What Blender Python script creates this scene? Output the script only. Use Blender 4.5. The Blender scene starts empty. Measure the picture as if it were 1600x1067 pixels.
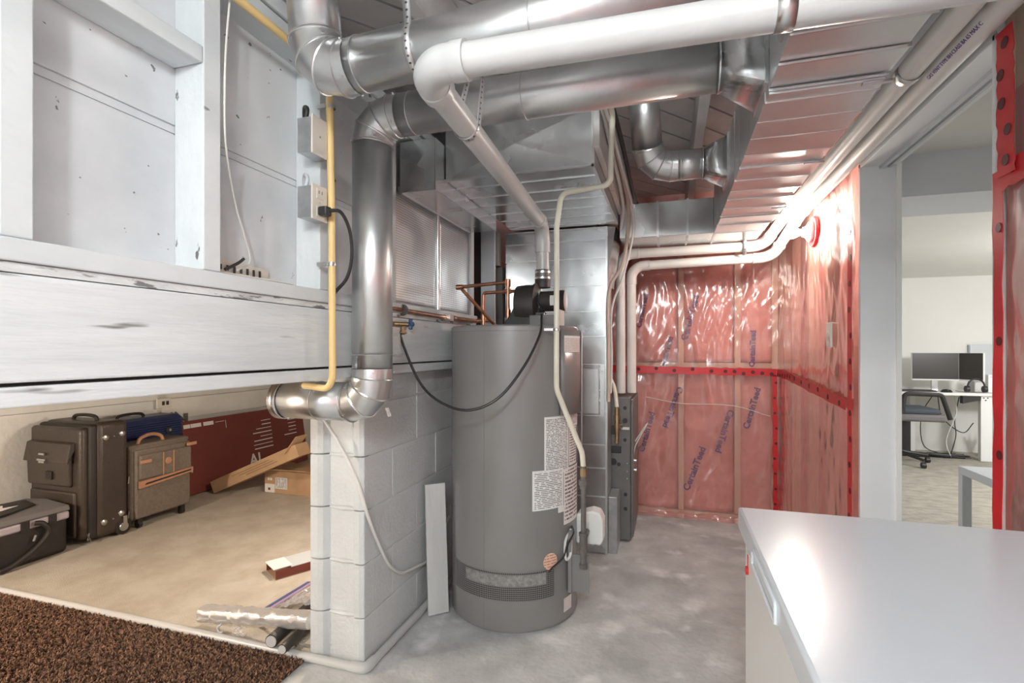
import bpy, math, random
from mathutils import Vector, Matrix, noise
R = random.Random(7)
SC = bpy.context.scene
COL = SC.collection
# ---------------------------------------------------------------- camera, world, light, exposure
EYE = 1.21
cd = bpy.data.cameras.new('camera'); cam = bpy.data.objects.new('camera', cd); COL.objects.link(cam)
cd.sensor_width = 36.0; cd.lens = 788.0 / 1600.0 * 36.0; cd.shift_y = 11.5 / 1600.0; cd.clip_start = .02
cam.location = (0, 0, EYE); cam.rotation_euler = (math.pi / 2, 0, math.radians(17.27))
SC.camera = cam
w = bpy.data.worlds.new('world'); SC.world = w; w.use_nodes = True
w.node_tree.nodes['Background'].inputs[0].default_value = (.9, .95, 1, 1)
w.node_tree.nodes['Background'].inputs[1].default_value = .35
vs = SC.view_settings
vs.view_transform = 'Standard'; vs.look = 'None'; vs.gamma = 1; vs.use_curve_mapping = False
vs.exposure = 0.3
def lamp(name, loc, energy, color=(1, 1, 1), radius=.08):
    l = bpy.data.lights.new(name, 'POINT'); l.energy = energy; l.color = color; l.shadow_soft_size = radius
    o = bpy.data.objects.new(name, l); COL.objects.link(o); o.location = loc
    return o
lamp('ceiling_lamp_light', (.05, -.80, 2.10), 56, (.95, 1, .985), .09)
lamp('basement_fill_light', (-.1, -1.9, 2.0), 50, (.96, 1, .985), .12)  # added fill light far behind the camera, no known fixture there
lamp('crawlspace_lamp_light', (-1.75, 2.45, 1.03), 27, (1, .88, .73), .05)
lamp('crawlspace_entry_light', (-2.95, .30, .98), 84, (1, .88, .73), .05)
lamp('office_lamp_light', (3.7, 4.4, 1.60), 105, (1, .99, .98), .15)
BULB_STRENGTH = 400.0

# ---------------------------------------------------------------- materials
MATS = {}
def nt(name):
    m = bpy.data.materials.new(name); m.use_nodes = True
    t = m.node_tree; b = t.nodes['Principled BSDF']; MATS[name] = m
    return m, t, b
def N(t, kind, **kw):
    n = t.nodes.new(kind)
    for k, v in kw.items():
        if k.startswith('i_'):
            key = k[2:]
            n.inputs[int(key) if key.isdigit() else key].default_value = v
        else: setattr(n, k, v)
    return n
def coords(t, scale=(1, 1, 1), kind='Object'):
    tc = N(t, 'ShaderNodeTexCoord'); mp = N(t, 'ShaderNodeMapping'); mp.inputs['Scale'].default_value = scale
    t.links.new(tc.outputs[kind], mp.inputs[0]); return mp.outputs[0]
def rgba(c): return (c[0], c[1], c[2], 1)
def ramp(t, fac, stops):
    r = N(t, 'ShaderNodeValToRGB'); e = r.color_ramp.elements
    while len(e) < len(stops): e.new(.5)
    for i, (p, c) in enumerate(stops): e[i].position = p; e[i].color = rgba(c)
    t.links.new(fac, r.inputs[0]); return r.outputs[0]
def mat(name, c1, c2=None, scale=6, stretch=(1, 1, 1), rough=.5, metal=0, bump=0, bscale=40, lo=.35, hi=.65, flecks=None, fl_scale=30, fl_lo=.68, fl_hi=.73,
        coat=0, rough2=None, spec=.5):
    m, t, b = nt(name)
    b.inputs['Roughness'].default_value = rough; b.inputs['Metallic'].default_value = metal
    b.inputs['Specular IOR Level'].default_value = spec
    if coat: b.inputs['Coat Weight'].default_value = coat; b.inputs['Coat Roughness'].default_value = .08
    if c2 is None: b.inputs['Base Color'].default_value = rgba(c1)
    v = coords(t, stretch)
    if c2 is not None or rough2 is not None:
        n = N(t, 'ShaderNodeTexNoise', i_Scale=scale, i_Detail=6.0, i_Roughness=.6); t.links.new(v, n.inputs['Vector'])
        if c2 is not None:
            col = ramp(t, n.outputs[0], [(lo, c1), (hi, c2)])
            if flecks:
                n2 = N(t, 'ShaderNodeTexNoise', i_Scale=fl_scale, i_Detail=3.0); t.links.new(v, n2.inputs['Vector'])
                f = ramp(t, n2.outputs[0], [(fl_lo, (0, 0, 0)), (fl_hi, (1, 1, 1))])
                mx = N(t, 'ShaderNodeMix', data_type='RGBA'); t.links.new(f, mx.inputs[0]); t.links.new(col, mx.inputs[6]); mx.inputs[7].default_value = rgba(flecks)
                col = mx.outputs[2]
            t.links.new(col, b.inputs['Base Color'])
        if rough2 is not None:
            t.links.new(ramp(t, n.outputs[0], [(.3, (rough,) * 3), (.7, (rough2,) * 3)]), b.inputs['Roughness'])
    if bump:
        n3 = N(t, 'ShaderNodeTexNoise', i_Scale=bscale, i_Detail=4.0); t.links.new(v, n3.inputs['Vector'])
        bp = N(t, 'ShaderNodeBump', i_Strength=bump, i_Distance=.01); t.links.new(n3.outputs[0], bp.inputs['Height']); t.links.new(bp.outputs[0], b.inputs['Normal'])
    return m
mat('white_wood', (.76, .79, .80), (.60, .64, .66), 4, (1, .3, .5), .55, bump=.25, bscale=50, flecks=(.15, .15, .15), fl_scale=30, fl_lo=.70, fl_hi=.725)
mat('white_plank', (.76, .79, .80), (.62, .66, .68), 9, (1, .12, 1), .55, bump=.4, bscale=50, flecks=(.16, .15, .15), fl_scale=26, fl_lo=.67, fl_hi=.73)
mat('white_speckled', (.76, .78, .78), (.55, .57, .58), 20, (1, .3, 1), .6, bump=.4, bscale=60, flecks=(.2, .2, .2), fl_scale=55, fl_lo=.58, fl_hi=.64)
mat('sheathing', (.76, .79, .81), (.54, .575, .61), 1.7, rough=.55, lo=.42, hi=.72, flecks=(.2, .2, .2), fl_scale=34, fl_lo=.71, fl_hi=.73)
mat('grey_block', (.66, .675, .68), (.59, .605, .61), 4, rough=.6, bump=.35, bscale=70, flecks=(.33, .33, .33), fl_scale=22, fl_lo=.75, fl_hi=.79)
mat('mortar', (.62, .63, .63), (.54, .55, .55), 15, rough=.7, bump=.5, bscale=60)
mat('ceiling_paint', (.72, .70, .69), (.60, .58, .58), 5, rough=.7, flecks=(.15, .14, .14), fl_scale=16, fl_lo=.72, fl_hi=.75)
mat('leaning_paint', (.62, .62, .61), (.52, .52, .51), 6, (1, 1, .2), .6, bump=.2)
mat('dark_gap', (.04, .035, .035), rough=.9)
mat('old_wood', (.30, .22, .16), (.20, .14, .10), 7, (1, .1, 1), .8)
mat('crawl_wall', (.80, .78, .74), (.72, .70, .66), 3, rough=.8, bump=.4, bscale=25)
mat('concrete', (.64, .645, .64), (.40, .405, .405), 3.4, rough=.5, bump=.3, bscale=45, lo=.34, hi=.66, flecks=(.80, .80, .80), fl_scale=5.5, fl_lo=.56, fl_hi=.72, rough2=.75)
mat('beige_carpet', (.68, .62, .53), (.55, .48, .39), 5, rough=.95, bump=1, bscale=240, lo=.38, hi=.66)
mat('brown_pile', (.022, .010, .006), (.40, .22, .135), 60, rough=.8, lo=.38, hi=.70)
mat('brown_backing', (.05, .025, .015), rough=.95)
mat('pvc', (.55, .55, .545), (.52, .52, .515), 6, rough=.32)
mat('pvc_grey', (.76, .74, .71), (.70, .68, .66), 5, rough=.35)
mat('heater_grey', (.245, .235, .23), (.225, .215, .21), 3, rough=.27, coat=.3)
mat('furnace_grey', (.17, .165, .16), (.145, .14, .137), 8, rough=.42)
mat('black_plastic', (.025, .024, .024), rough=.42)
mat('dark_plastic', (.05, .045, .04), (.035, .03, .028), 10, rough=.5)
mat('copper', (.62, .33, .22), (.42, .21, .13), 22, rough=.3, metal=1)
mat('brass', (.55, .42, .25), (.40, .30, .18), 20, rough=.35, metal=1)
mat('steel', (.62, .62, .62), rough=.28, metal=1)
mat('iron', (.20, .19, .18), (.15, .14, .13), 20, rough=.5, metal=.5)
mat('yellow_gas', (.80, .58, .26), rough=.45)
mat('cream_hose', (.76, .73, .64), (.70, .66, .54), 12, rough=.4)
mat('tan_cable', (.62, .50, .42), rough=.5)
mat('white_cable', (.74, .73, .70), rough=.5)
mat('cardboard', (.52, .34, .20), (.45, .28, .16), 8, rough=.85)
mat('cardboard_dark', (.22, .12, .06), rough=.9)
mat('red_carton', (.21, .045, .033), (.17, .036, .027), 3, rough=.6)
mat('paper', (.80, .79, .77), rough=.6)
mat('ink', (.03, .03, .035), rough=.6)
mat('blue_print', (.10, .05, .26), rough=.6)
mat('black_leather', (.062, .046, .036), (.044, .032, .025), 4, rough=.38, bump=.25, bscale=120)
mat('black_nylon', (.018, .014, .012), (.026, .02, .018), 10, rough=.55, bump=.3, bscale=200)
mat('brown_canvas', (.20, .165, .13), (.155, .125, .10), 60, rough=.7, bump=.3, bscale=300)
mat('tan_leather', (.50, .26, .16), (.44, .22, .13), 15, rough=.5)
mat('blue_shell', (.022, .035, .11), (.028, .045, .13), 6, rough=.35)
mat('grey_fabric', (.16, .15, .15), rough=.7)
mat('lilac_fabric', (.42, .38, .42), rough=.7)
mat('pale_wood', (.74, .60, .46), (.64, .49, .36), 6, (1, 1, .1), .65)
mat('insulation', (.84, .45, .40), (.66, .31, .27), 5, rough=.95, bump=.9, bscale=14)
mat('plywood', (.74, .46, .44), (.62, .34, .33), 4, (1, 4, .5), .7)
mat('red_tape', (.62, .025, .03), (.52, .02, .025), 10, rough=.3)
mat('dark_red', (.10, .008, .01), rough=.5)
mat('drywall', (.80, .82, .85), (.76, .78, .81), 3, rough=.7)
mat('office_wall', (.78, .77, .74), (.75, .74, .71), 1.5, rough=.7)
mat('office_ceiling', (.74, .76, .79), rough=.8)
mat('office_carpet', (.50, .47, .40), (.36, .335, .29), 9, (1, 1.6, 1), .95, bump=.8, bscale=90, lo=.36, hi=.64)
mat('white_laminate', (.84, .84, .83), rough=.35)
mat('grey_laminate', (.56, .59, .62), rough=.4)
mat('screen', (.05, .044, .04), rough=.3)
mat('freezer_white', (.56, .60, .645), (.555, .595, .64), 3, rough=.2, bump=.025, bscale=260, spec=.4)
mat('freezer_side', (.66, .67, .67), rough=.3)
mat('ivory_plate', (.72, .68, .60), rough=.4)
mat('orange_label', (.80, .42, .28), rough=.5)
mat('galv_box', (.55, .57, .58), (.42, .44, .45), 18, rough=.4, metal=.8)
mat('blue_handle', (.04, .09, .20), rough=.4)
mat('green_card', (.25, .42, .16), rough=.7)
mat('leaf_green', (.16, .22, .08), rough=.6)
mat('porcelain', (.85, .84, .82), rough=.3)
mat('stain_glass', (.9, .9, .9), rough=.3)
def galvanised(name, base, dark, rlo, rhi, scale=38):
    m, t, b = nt(name); v = coords(t)
    vo = N(t, 'ShaderNodeTexVoronoi', i_Scale=scale); t.links.new(v, vo.inputs['Vector'])
    n = N(t, 'ShaderNodeTexNoise', i_Scale=3.2, i_Detail=5.0); t.links.new(v, n.inputs['Vector'])
    sp = ramp(t, vo.outputs['Color'], [(.0, (.94,) * 3), (1, (1.0,) * 3)])
    c = ramp(t, n.outputs[0], [(.3, dark), (.65, base)])
    mx = N(t, 'ShaderNodeMix', data_type='RGBA', blend_type='MULTIPLY'); mx.inputs[0].default_value = 1
    t.links.new(c, mx.inputs[6]); t.links.new(sp, mx.inputs[7]); t.links.new(mx.outputs[2], b.inputs['Base Color'])
    ad = N(t, 'ShaderNodeMath', operation='ADD'); t.links.new(n.outputs[0], ad.inputs[0]); ad.inputs[1].default_value = 0
    t.links.new(ramp(t, n.outputs[0], [(.3, (rlo,) * 3), (.7, (rhi,) * 3)]), b.inputs['Roughness'])
    b.inputs['Metallic'].default_value = .95
    n3 = N(t, 'ShaderNodeTexNoise', i_Scale=5.0, i_Detail=2.0); t.links.new(v, n3.inputs['Vector'])
    bp = N(t, 'ShaderNodeBump', i_Strength=.16, i_Distance=.02); t.links.new(n3.outputs[0], bp.inputs['Height']); t.links.new(bp.outputs[0], b.inputs['Normal'])
    return m
galvanised('galvanised', (.74, .75, .755), (.66, .67, .675), .30, .40)
galvanised('galvanised_sheet', (.73, .75, .76), (.65, .67, .68), .20, .30, 26)
def dots(name, base, hole, pitch, hole_r, metal, rough):
    m, t, b = nt(name); v = coords(t, (1 / pitch,) * 3, 'UV')
    fr = N(t, 'ShaderNodeVectorMath', operation='FRACTION'); t.links.new(v, fr.inputs[0])
    sb = N(t, 'ShaderNodeVectorMath', operation='SUBTRACT'); t.links.new(fr.outputs[0], sb.inputs[0]); sb.inputs[1].default_value = (.5, .5, 0)
    se = N(t, 'ShaderNodeSeparateXYZ'); t.links.new(sb.outputs[0], se.inputs[0])
    cb = N(t, 'ShaderNodeCombineXYZ'); t.links.new(se.outputs[0], cb.inputs[0]); t.links.new(se.outputs[1], cb.inputs[1])
    ln = N(t, 'ShaderNodeVectorMath', operation='LENGTH'); t.links.new(cb.outputs[0], ln.inputs[0])
    lt = N(t, 'ShaderNodeMath', operation='LESS_THAN'); t.links.new(ln.outputs['Value'], lt.inputs[0]); lt.inputs[1].default_value = hole_r
    mx = N(t, 'ShaderNodeMix', data_type='RGBA'); t.links.new(lt.outputs[0], mx.inputs[0]); mx.inputs[6].default_value = rgba(base); mx.inputs[7].default_value = rgba(hole)
    t.links.new(mx.outputs[2], b.inputs['Base Color']); b.inputs['Metallic'].default_value = metal; b.inputs['Roughness'].default_value = rough
    return m
dots('foil_dots', (.82, .82, .82), (.34, .33, .33), .0105, .26, .9, .34)
dots('grille_dots', (.22, .21, .205), (.02, .02, .02), .0085, .36, .2, .4)
def printed(name, rows, paper=(.80, .79, .78), ink=(.16, .155, .16), dens=26, thick=.5, axis=1):
    """paper with rows of small print, drawn from the label's own u,v"""
    m, t, b = nt(name); tc = N(t, 'ShaderNodeTexCoord'); se = N(t, 'ShaderNodeSeparateXYZ'); t.links.new(tc.outputs['UV'], se.inputs[0])
    def mt(op, a, bb=None):
        n = N(t, 'ShaderNodeMath', operation=op)
        for i, x in enumerate((a, bb)):
            if x is None: continue
            if isinstance(x, (int, float)): n.inputs[i].default_value = x
            else: t.links.new(x, n.inputs[i])
        return n.outputs[0]
    u, v = (se.outputs[0], se.outputs[1]) if axis else (se.outputs[1], se.outputs[0])
    vr = mt('MULTIPLY', v, rows); row = mt('FLOOR', vr); inrow = mt('LESS_THAN', mt('FRACT', vr), thick)
    cb = N(t, 'ShaderNodeCombineXYZ'); t.links.new(mt('MULTIPLY', u, dens), cb.inputs[0]); t.links.new(mt('MULTIPLY', row, 7.3), cb.inputs[1])
    no = N(t, 'ShaderNodeTexNoise', i_Scale=1.0, i_Detail=2.0); t.links.new(cb.outputs[0], no.inputs['Vector'])
    on = mt('GREATER_THAN', no.outputs[0], .44)
    mar = mt('MULTIPLY', mt('MULTIPLY', mt('GREATER_THAN', u, .06), mt('LESS_THAN', u, .94)), mt('MULTIPLY', mt('GREATER_THAN', v, .04), mt('LESS_THAN', v, .96)))
    f = mt('MULTIPLY', mt('MULTIPLY', inrow, on), mar)
    mx = N(t, 'ShaderNodeMix', data_type='RGBA'); t.links.new(f, mx.inputs[0]); mx.inputs[6].default_value = rgba(paper); mx.inputs[7].default_value = rgba(ink)
    t.links.new(mx.outputs[2], b.inputs['Base Color']); b.inputs['Roughness'].default_value = .55
    return m
printed('print_dense', 34); printed('print_table', 22, dens=12, thick=.4); printed('print_warning', 15, (.82, .78, .76), (.22, .16, .17), 14)
printed('print_barcode', 26, dens=1, thick=.45, axis=0); printed('print_pink', 9, (.74, .66, .64), (.5, .42, .41), 10, .3)
printed('print_orange', 6, (.84, .52, .38), (.30, .14, .10), 7, .25)
def emission(name, col, s):
    m = bpy.data.materials.new(name); m.use_nodes = True; t = m.node_tree; t.nodes.clear()
    e = N(t, 'ShaderNodeEmission'); e.inputs[0].default_value = rgba(col); e.inputs[1].default_value = s
    o = N(t, 'ShaderNodeOutputMaterial'); t.links.new(e.outputs[0], o.inputs[0]); MATS[name] = m
emission('bulb_glow', (1, .93, .82), BULB_STRENGTH)
def film(name, tint, gloss, rough, milk, milkcol, blend=.35):
    """thin see-through plastic: tinted transmission, a little milky scatter, glossy skin"""
    m = bpy.data.materials.new(name); m.use_nodes = True; t = m.node_tree; t.nodes.clear(); MATS[name] = m
    tr = N(t, 'ShaderNodeBsdfTransparent'); tr.inputs[0].default_value = rgba(tint)
    df = N(t, 'ShaderNodeBsdfDiffuse'); df.inputs[0].default_value = rgba(milkcol)
    gl = N(t, 'ShaderNodeBsdfGlossy'); gl.inputs[0].default_value = (1, 1, 1, 1); gl.inputs['Roughness'].default_value = rough
    a = N(t, 'ShaderNodeMixShader'); a.inputs[0].default_value = milk; t.links.new(tr.outputs[0], a.inputs[1]); t.links.new(df.outputs[0], a.inputs[2])
    lw = N(t, 'ShaderNodeLayerWeight', i_Blend=blend); mu = N(t, 'ShaderNodeMath', operation='MULTIPLY_ADD'); t.links.new(lw.outputs['Fresnel'], mu.inputs[0]); mu.inputs[1].default_value = gloss; mu.inputs[2].default_value = .05
    mu.use_clamp = True
    v = coords(t, (1, 1, .35)); n3 = N(t, 'ShaderNodeTexNoise', i_Scale=26.0, i_Detail=3.0); t.links.new(v, n3.inputs['Vector'])
    bp = N(t, 'ShaderNodeBump', i_Strength=.14, i_Distance=.01); t.links.new(n3.outputs[0], bp.inputs['Height']); t.links.new(bp.outputs[0], gl.inputs['Normal'])
    b = N(t, 'ShaderNodeMixShader'); t.links.new(mu.outputs[0], b.inputs[0]); t.links.new(a.outputs[0], b.inputs[1]); t.links.new(gl.outputs[0], b.inputs[2])
    o = N(t, 'ShaderNodeOutputMaterial'); t.links.new(b.outputs[0], o.inputs[0])
film('vapour_film', (.98, .82, .80), .60, .17, .15, (.92, .56, .54), .30)
film('bubble_film', (.94, .93, .92), .45, .2, .62, (.80, .78, .76))
film('clear_film', (.96, .95, .96), .6, .1, .30, (.85, .83, .85))

# ---------------------------------------------------------------- mesh building
class MB:
    def __init__(s): s.v = []; s.f = []; s.uv = {}
    def add(s, vs, fs):
        o = len(s.v); s.v += [tuple(p) for p in vs]; s.f += [tuple(i + o for i in f) for f in fs]; return s
    def box(s, x0, x1, y0, y1, z0, z1):
        return s.add([(x0, y0, z0), (x1, y0, z0), (x1, y1, z0), (x0, y1, z0), (x0, y0, z1), (x1, y0, z1), (x1, y1, z1), (x0, y1, z1)],
                     [(0, 3, 2, 1), (4, 5, 6, 7), (0, 1, 5, 4), (1, 2, 6, 5), (2, 3, 7, 6), (3, 0, 4, 7)])
    def obox(s, mtx, hx, hy, hz):
        b = MB().box(-hx, hx, -hy, hy, -hz, hz); return s.add([mtx @ Vector(p) for p in b.v], b.f)
    def prism(s, poly, axis, a, b):
        """poly (2d) extruded along axis between a and b"""
        n = len(poly)
        def p3(q, h): return {'x': (h, q[0], q[1]), 'y': (q[0], h, q[1]), 'z': (q[0], q[1], h)}[axis]
        vs = [p3(q, a) for q in poly] + [p3(q, b) for q in poly]
        fs = [tuple(range(n)), tuple(range(2 * n - 1, n - 1, -1))] + [(i, i + n, (i + 1) % n + n, (i + 1) % n) for i in range(n)]
        return s.add(vs, fs)
    def sweep(s, pts, r, n=14, closed=False, caps=True, mitre=False):
        P = [Vector(p) for p in pts]; k = len(P); rr = r if isinstance(r, (list, tuple)) else [r] * k
        T = []
        for i in range(k):
            a = P[i - 1] if (i > 0 or closed) else P[i]; b = P[(i + 1) % k] if (i < k - 1 or closed) else P[i]
            d = (P[i] - a).normalized() + (b - P[i]).normalized(); T.append(d.normalized() if d.length > 1e-9 else Vector((0, 0, 1)))
        up = Vector((0, 0, 1)) if abs(T[0].z) < .9 else Vector((0, 1, 0))
        nv = T[0].cross(up).normalized(); rings = []
        for i in range(k):
            if i: nv = (nv - T[i] * nv.dot(T[i])).normalized()
            bv = T[i].cross(nv)
            rings.append([P[i] + (nv * math.cos(2 * math.pi * j / n) + bv * math.sin(2 * math.pi * j / n)) * rr[i] for j in range(n)])
        if mitre:
            d = (P[1] - P[0]).normalized()
            for i in range(1, k):
                d = (P[i] - P[i - 1]).normalized()
                ring = []
                for q in rings[i - 1]:
                    den = d.dot(T[i]); ring.append(q + d * ((P[i] - q).dot(T[i]) / den))
                rings[i] = ring
        vs = [q for g in rings for q in g]; fs = []
        for i in range(k if closed else k - 1):
            a = i * n; b = ((i + 1) % k) * n
            fs += [(a + j, a + (j + 1) % n, b + (j + 1) % n, b + j) for j in range(n)]
        if caps and not closed: fs += [tuple(range(n - 1, -1, -1)), tuple((k - 1) * n + j for j in range(n))]
        s.add(vs, fs); s.rings = rings; return s
    def cyl(s, a, b, r, n=18, r2=None, caps=True): return s.sweep([a, b], [r, r if r2 is None else r2], n, caps=caps)
    def lathe(s, prof, c, axis='z', n=32, caps=True):
        """prof: (radius, height) pairs about c along axis"""
        vs = []; fs = []; k = len(prof)
        for r, h in prof:
            for j in range(n):
                a = 2 * math.pi * j / n; x, y = r * math.cos(a), r * math.sin(a)
                q = {'z': (x, y, h), 'x': (h, x, y), 'y': (y, h, x)}[axis]
                vs.append((c[0] + q[0], c[1] + q[1], c[2] + q[2]))
        for i in range(k - 1): fs += [(i * n + j, i * n + (j + 1) % n, (i + 1) * n + (j + 1) % n, (i + 1) * n + j) for j in range(n)]
        if caps: fs += [tuple(range(n - 1, -1, -1)), tuple((k - 1) * n + j for j in range(n))]
        return s.add(vs, fs)
    def grid(s, fn, nu, nv, sx=1, sy=1):
        """surface fn(u,v); remembers u*sx, v*sy as uv"""
        o = len(s.v)
        for j in range(nv + 1):
            for i in range(nu + 1):
                s.uv[len(s.v)] = (i / nu * sx, j / nv * sy); s.v.append(tuple(fn(i / nu, j / nv)))
        for j in range(nv):
            for i in range(nu):
                a = o + j * (nu + 1) + i; s.f.append((a, a + 1, a + nu + 2, a + nu + 1))
        return s
    def obj(s, name, m, parent=None, smooth=True, bevel=0, seg=2, sharp=.6, solid=0):
        me = bpy.data.meshes.new(name); me.from_pydata(s.v, [], s.f); me.materials.append(MATS[m])
        if s.uv:
            ul = me.uv_layers.new(name='UVMap')
            for lp in me.loops: ul.data[lp.index].uv = s.uv.get(lp.vertex_index, (0, 0))
        if smooth:
            for p in me.polygons: p.use_smooth = True
            me.set_sharp_from_angle(angle=sharp)
        o = bpy.data.objects.new(name, me); COL.objects.link(o)
        if solid:
            md = o.modifiers.new('solid', 'SOLIDIFY'); md.thickness = solid; md.offset = 0
        if bevel:
            md = o.modifiers.new('edge', 'BEVEL'); md.width = bevel; md.segments = seg; md.limit_method = 'ANGLE'; md.angle_limit = .7
        if parent is not None: attach(o, parent)
        return o
ORG = {}
def attach(o, parent):
    o.parent = parent; o.matrix_parent_inverse = Matrix.Translation(-Vector(ORG.get(parent.name, (0, 0, 0))))
def tag(o, label, cat, group=None, kind=None):
    o['label'] = label; o['category'] = cat
    if group: o['group'] = group
    if kind: o['kind'] = kind
    return o
def thing(name, label, cat, loc, group=None):
    o = bpy.data.objects.new(name, None); COL.objects.link(o); o.location = loc; o.empty_display_size = .05
    ORG[o.name] = loc; return tag(o, label, cat, group)
def struct(o, label, cat='wall'):
    o['kind'] = 'structure'; o['label'] = label; o['category'] = cat; return o
def B(x0, x1, y0, y1, z0, z1): return MB().box(min(x0, x1), max(x0, x1), min(y0, y1), max(y0, y1), min(z0, z1), max(z0, z1))
def fil(pts, rad, seg=6):
    """polyline with rounded corners"""
    P = [Vector(p) for p in pts]; out = [P[0]]
    for i in range(1, len(P) - 1):
        a = (P[i - 1] - P[i]); b = (P[i + 1] - P[i]); la, lb = a.length, b.length; a.normalize(); b.normalize()
        ang = a.angle(b); rr = rad[i - 1] if isinstance(rad, (list, tuple)) else rad
        t = min(rr / max(math.tan(ang / 2), 1e-4), la * .49, lb * .49)
        if ang > 3.1: out.append(P[i]); continue
        p0, p1 = P[i] + a * t, P[i] + b * t; R_ = t * math.tan(ang / 2)
        c = P[i] + (a + b).normalized() * (R_ / math.sin(ang / 2)); v0, v1 = p0 - c, p1 - c; w_ = v0.angle(v1); ax = v0.cross(v1).normalized()
        out += [c + Matrix.Rotation(w_ * j / seg, 3, ax) @ v0 for j in range(seg + 1)]
    out.append(P[-1]); return out
def spline(pts, seg=8):
    P = [Vector(p) for p in pts]; P = [P[0] * 2 - P[1]] + P + [P[-1] * 2 - P[-2]]; out = []
    for i in range(1, len(P) - 2):
        for j in range(seg):
            t = j / seg; a, b, c, d = P[i - 1:i + 3]
            out.append(.5 * ((2 * b) + (c - a) * t + (2 * a - 5 * b + 4 * c - d) * t * t + (3 * b - a - 3 * c + d) * t ** 3))
    out.append(P[-2]); return out
def text(name, body, m, mtx, size, parent, extrude=.0004, align='LEFT', bold=0):
    c = bpy.data.curves.new(name, 'FONT'); c.body = body; c.size = size; c.extrude = extrude; c.align_x = align; c.offset = bold; c.resolution_u = 2
    tmp = bpy.data.objects.new(name, c); me = bpy.data.meshes.new_from_object(tmp); bpy.data.objects.remove(tmp); bpy.data.curves.remove(c)
    me.name = name; me.materials.clear(); me.materials.append(MATS[m]); me.transform(mtx)
    o = bpy.data.objects.new(name, me); COL.objects.link(o); attach(o, parent)
    return o
def frame(x, y, o):
    """4x4 from two axis directions and an origin"""
    x = Vector(x).normalized(); z = x.cross(Vector(y)).normalized(); y = z.cross(x)
    return Matrix(((x.x, y.x, z.x, o[0]), (x.y, y.y, z.y, o[1]), (x.z, y.z, z.z, o[2]), (0, 0, 0, 1)))
def clip(poly, x0, x1, y0, y1):
    for ax, lim, sg in ((0, x0, 1), (0, x1, -1), (1, y0, 1), (1, y1, -1)):
        out = []
        for i in range(len(poly)):
            a, b = poly[i], poly[(i + 1) % len(poly)]; da, db = sg * (a[ax] - lim), sg * (b[ax] - lim)
            if da >= 0: out.append(a)
            if da * db < 0:
                t = da / (da - db); out.append((a[0] + (b[0] - a[0]) * t, a[1] + (b[1] - a[1]) * t))
        poly = out
        if not poly: break
    return poly

# ---------------------------------------------------------------- the setting
XL, XR, YB, ZC = -1.10, .74, 3.85, 2.36
struct(B(-4.05, .86, -2.5, 5.4, -.08, 0).obj('floor', 'concrete', smooth=False), 'bare grey stained concrete floor slab around the heater', 'floor')
# ceiling: diagonal painted boards above joists
ce = struct(B(-1.16, .86, -2.5, 4.0, ZC + .022, ZC + .06).obj('ceiling', 'dark_gap', smooth=False), 'painted diagonal board ceiling over joists', 'ceiling')
du = Vector((.633, .774)); dv = Vector((.774, -.633))
for k in range(-14, 24):
    c0 = Vector((-.2, 1.6)) + dv * (k * .153)
    poly = [tuple(c0 - du * 6), tuple(c0 + du * 6), tuple(c0 + du * 6 + dv * .141), tuple(c0 - du * 6 + dv * .141)]
    poly = clip(poly, -1.16, .86, -2.5, 4.0)
    if len(poly) > 2: MB().prism(poly, 'z', ZC, ZC + .02).obj('ceiling_board', 'ceiling_paint', ce, smooth=False)
for x in (-.70, -.262, .135, .56):
    B(x - .021, x + .021, -2.5, 3.98, 2.185, ZC - .001).obj('joist', 'ceiling_paint', ce, smooth=False, bevel=.003)
# left framed wall standing on the floor edge of the raised level
wl = struct(B(-1.16, -1.135, -2.5, 2.67, 1.37, 2.18).obj('wall_left', 'sheathing', smooth=False), 'white painted open stud wall with plank sheathing above the crawlspace opening')
for z0, z1 in ((1.375, 1.722), (1.745, 2.18)):
    B(-1.137, -1.130, -2.5, 1.745, z0, z1).obj('sheathing_board', 'sheathing', wl, smooth=False, bevel=.002)
B(-1.137, -1.132, -2.5, 1.745, 1.7255, 1.7415).obj('sheathing_board', 'sheathing', wl, smooth=False)
for y0, y1 in ((.09, .13), (.535, .583), (.913, .961), (1.325, 1.367), (1.745, 1.787)):
    B(-1.13, -1.04, y0, y1, 1.396, 2.10).obj('stud', 'white_wood', wl, smooth=False, bevel=.003)
B(-1.13, -1.04, .584, .912, 1.879, 1.919).obj('fire_block', 'white_wood', wl, smooth=False, bevel=.004)
B(-1.15, -1.04, -2.5, 2.67, 2.10, 2.14).obj('top_plate', 'white_wood', wl, smooth=False, bevel=.003)
B(-1.15, -1.03, -2.5, 2.67, 2.143, 2.185).obj('top_plate', 'white_wood', wl, smooth=False, bevel=.003)
B(-1.15, -1.035, -2.5, 2.67, 1.356, 1.395).obj('bottom_plate', 'white_wood', wl, smooth=False, bevel=.003)
B(-1.15, -1.043, -2.5, 2.67, 1.338, 1.3545).obj('subfloor_edge', 'white_speckled', wl, smooth=False)
B(-1.08, -1.04, -2.5, 2.67, 1.153, 1.336).obj('rim_board', 'white_plank', wl, smooth=False, bevel=.004)
B(-1.26, -1.045, -2.5, 2.67, 1.111, 1.146).obj('sill_plate', 'white_plank', wl, smooth=False, bevel=.003)
B(-1.16, -1.06, -2.4, -.45, 0, 1.11).obj('knee_panel', 'sheathing', wl, smooth=False)
struct(B(-4.05, -1.09, -2.5, 5.4, 1.156, 1.33).obj('ceiling_crawlspace', 'old_wood', smooth=False), 'dark wooden underside above the crawlspace', 'ceiling')
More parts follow.
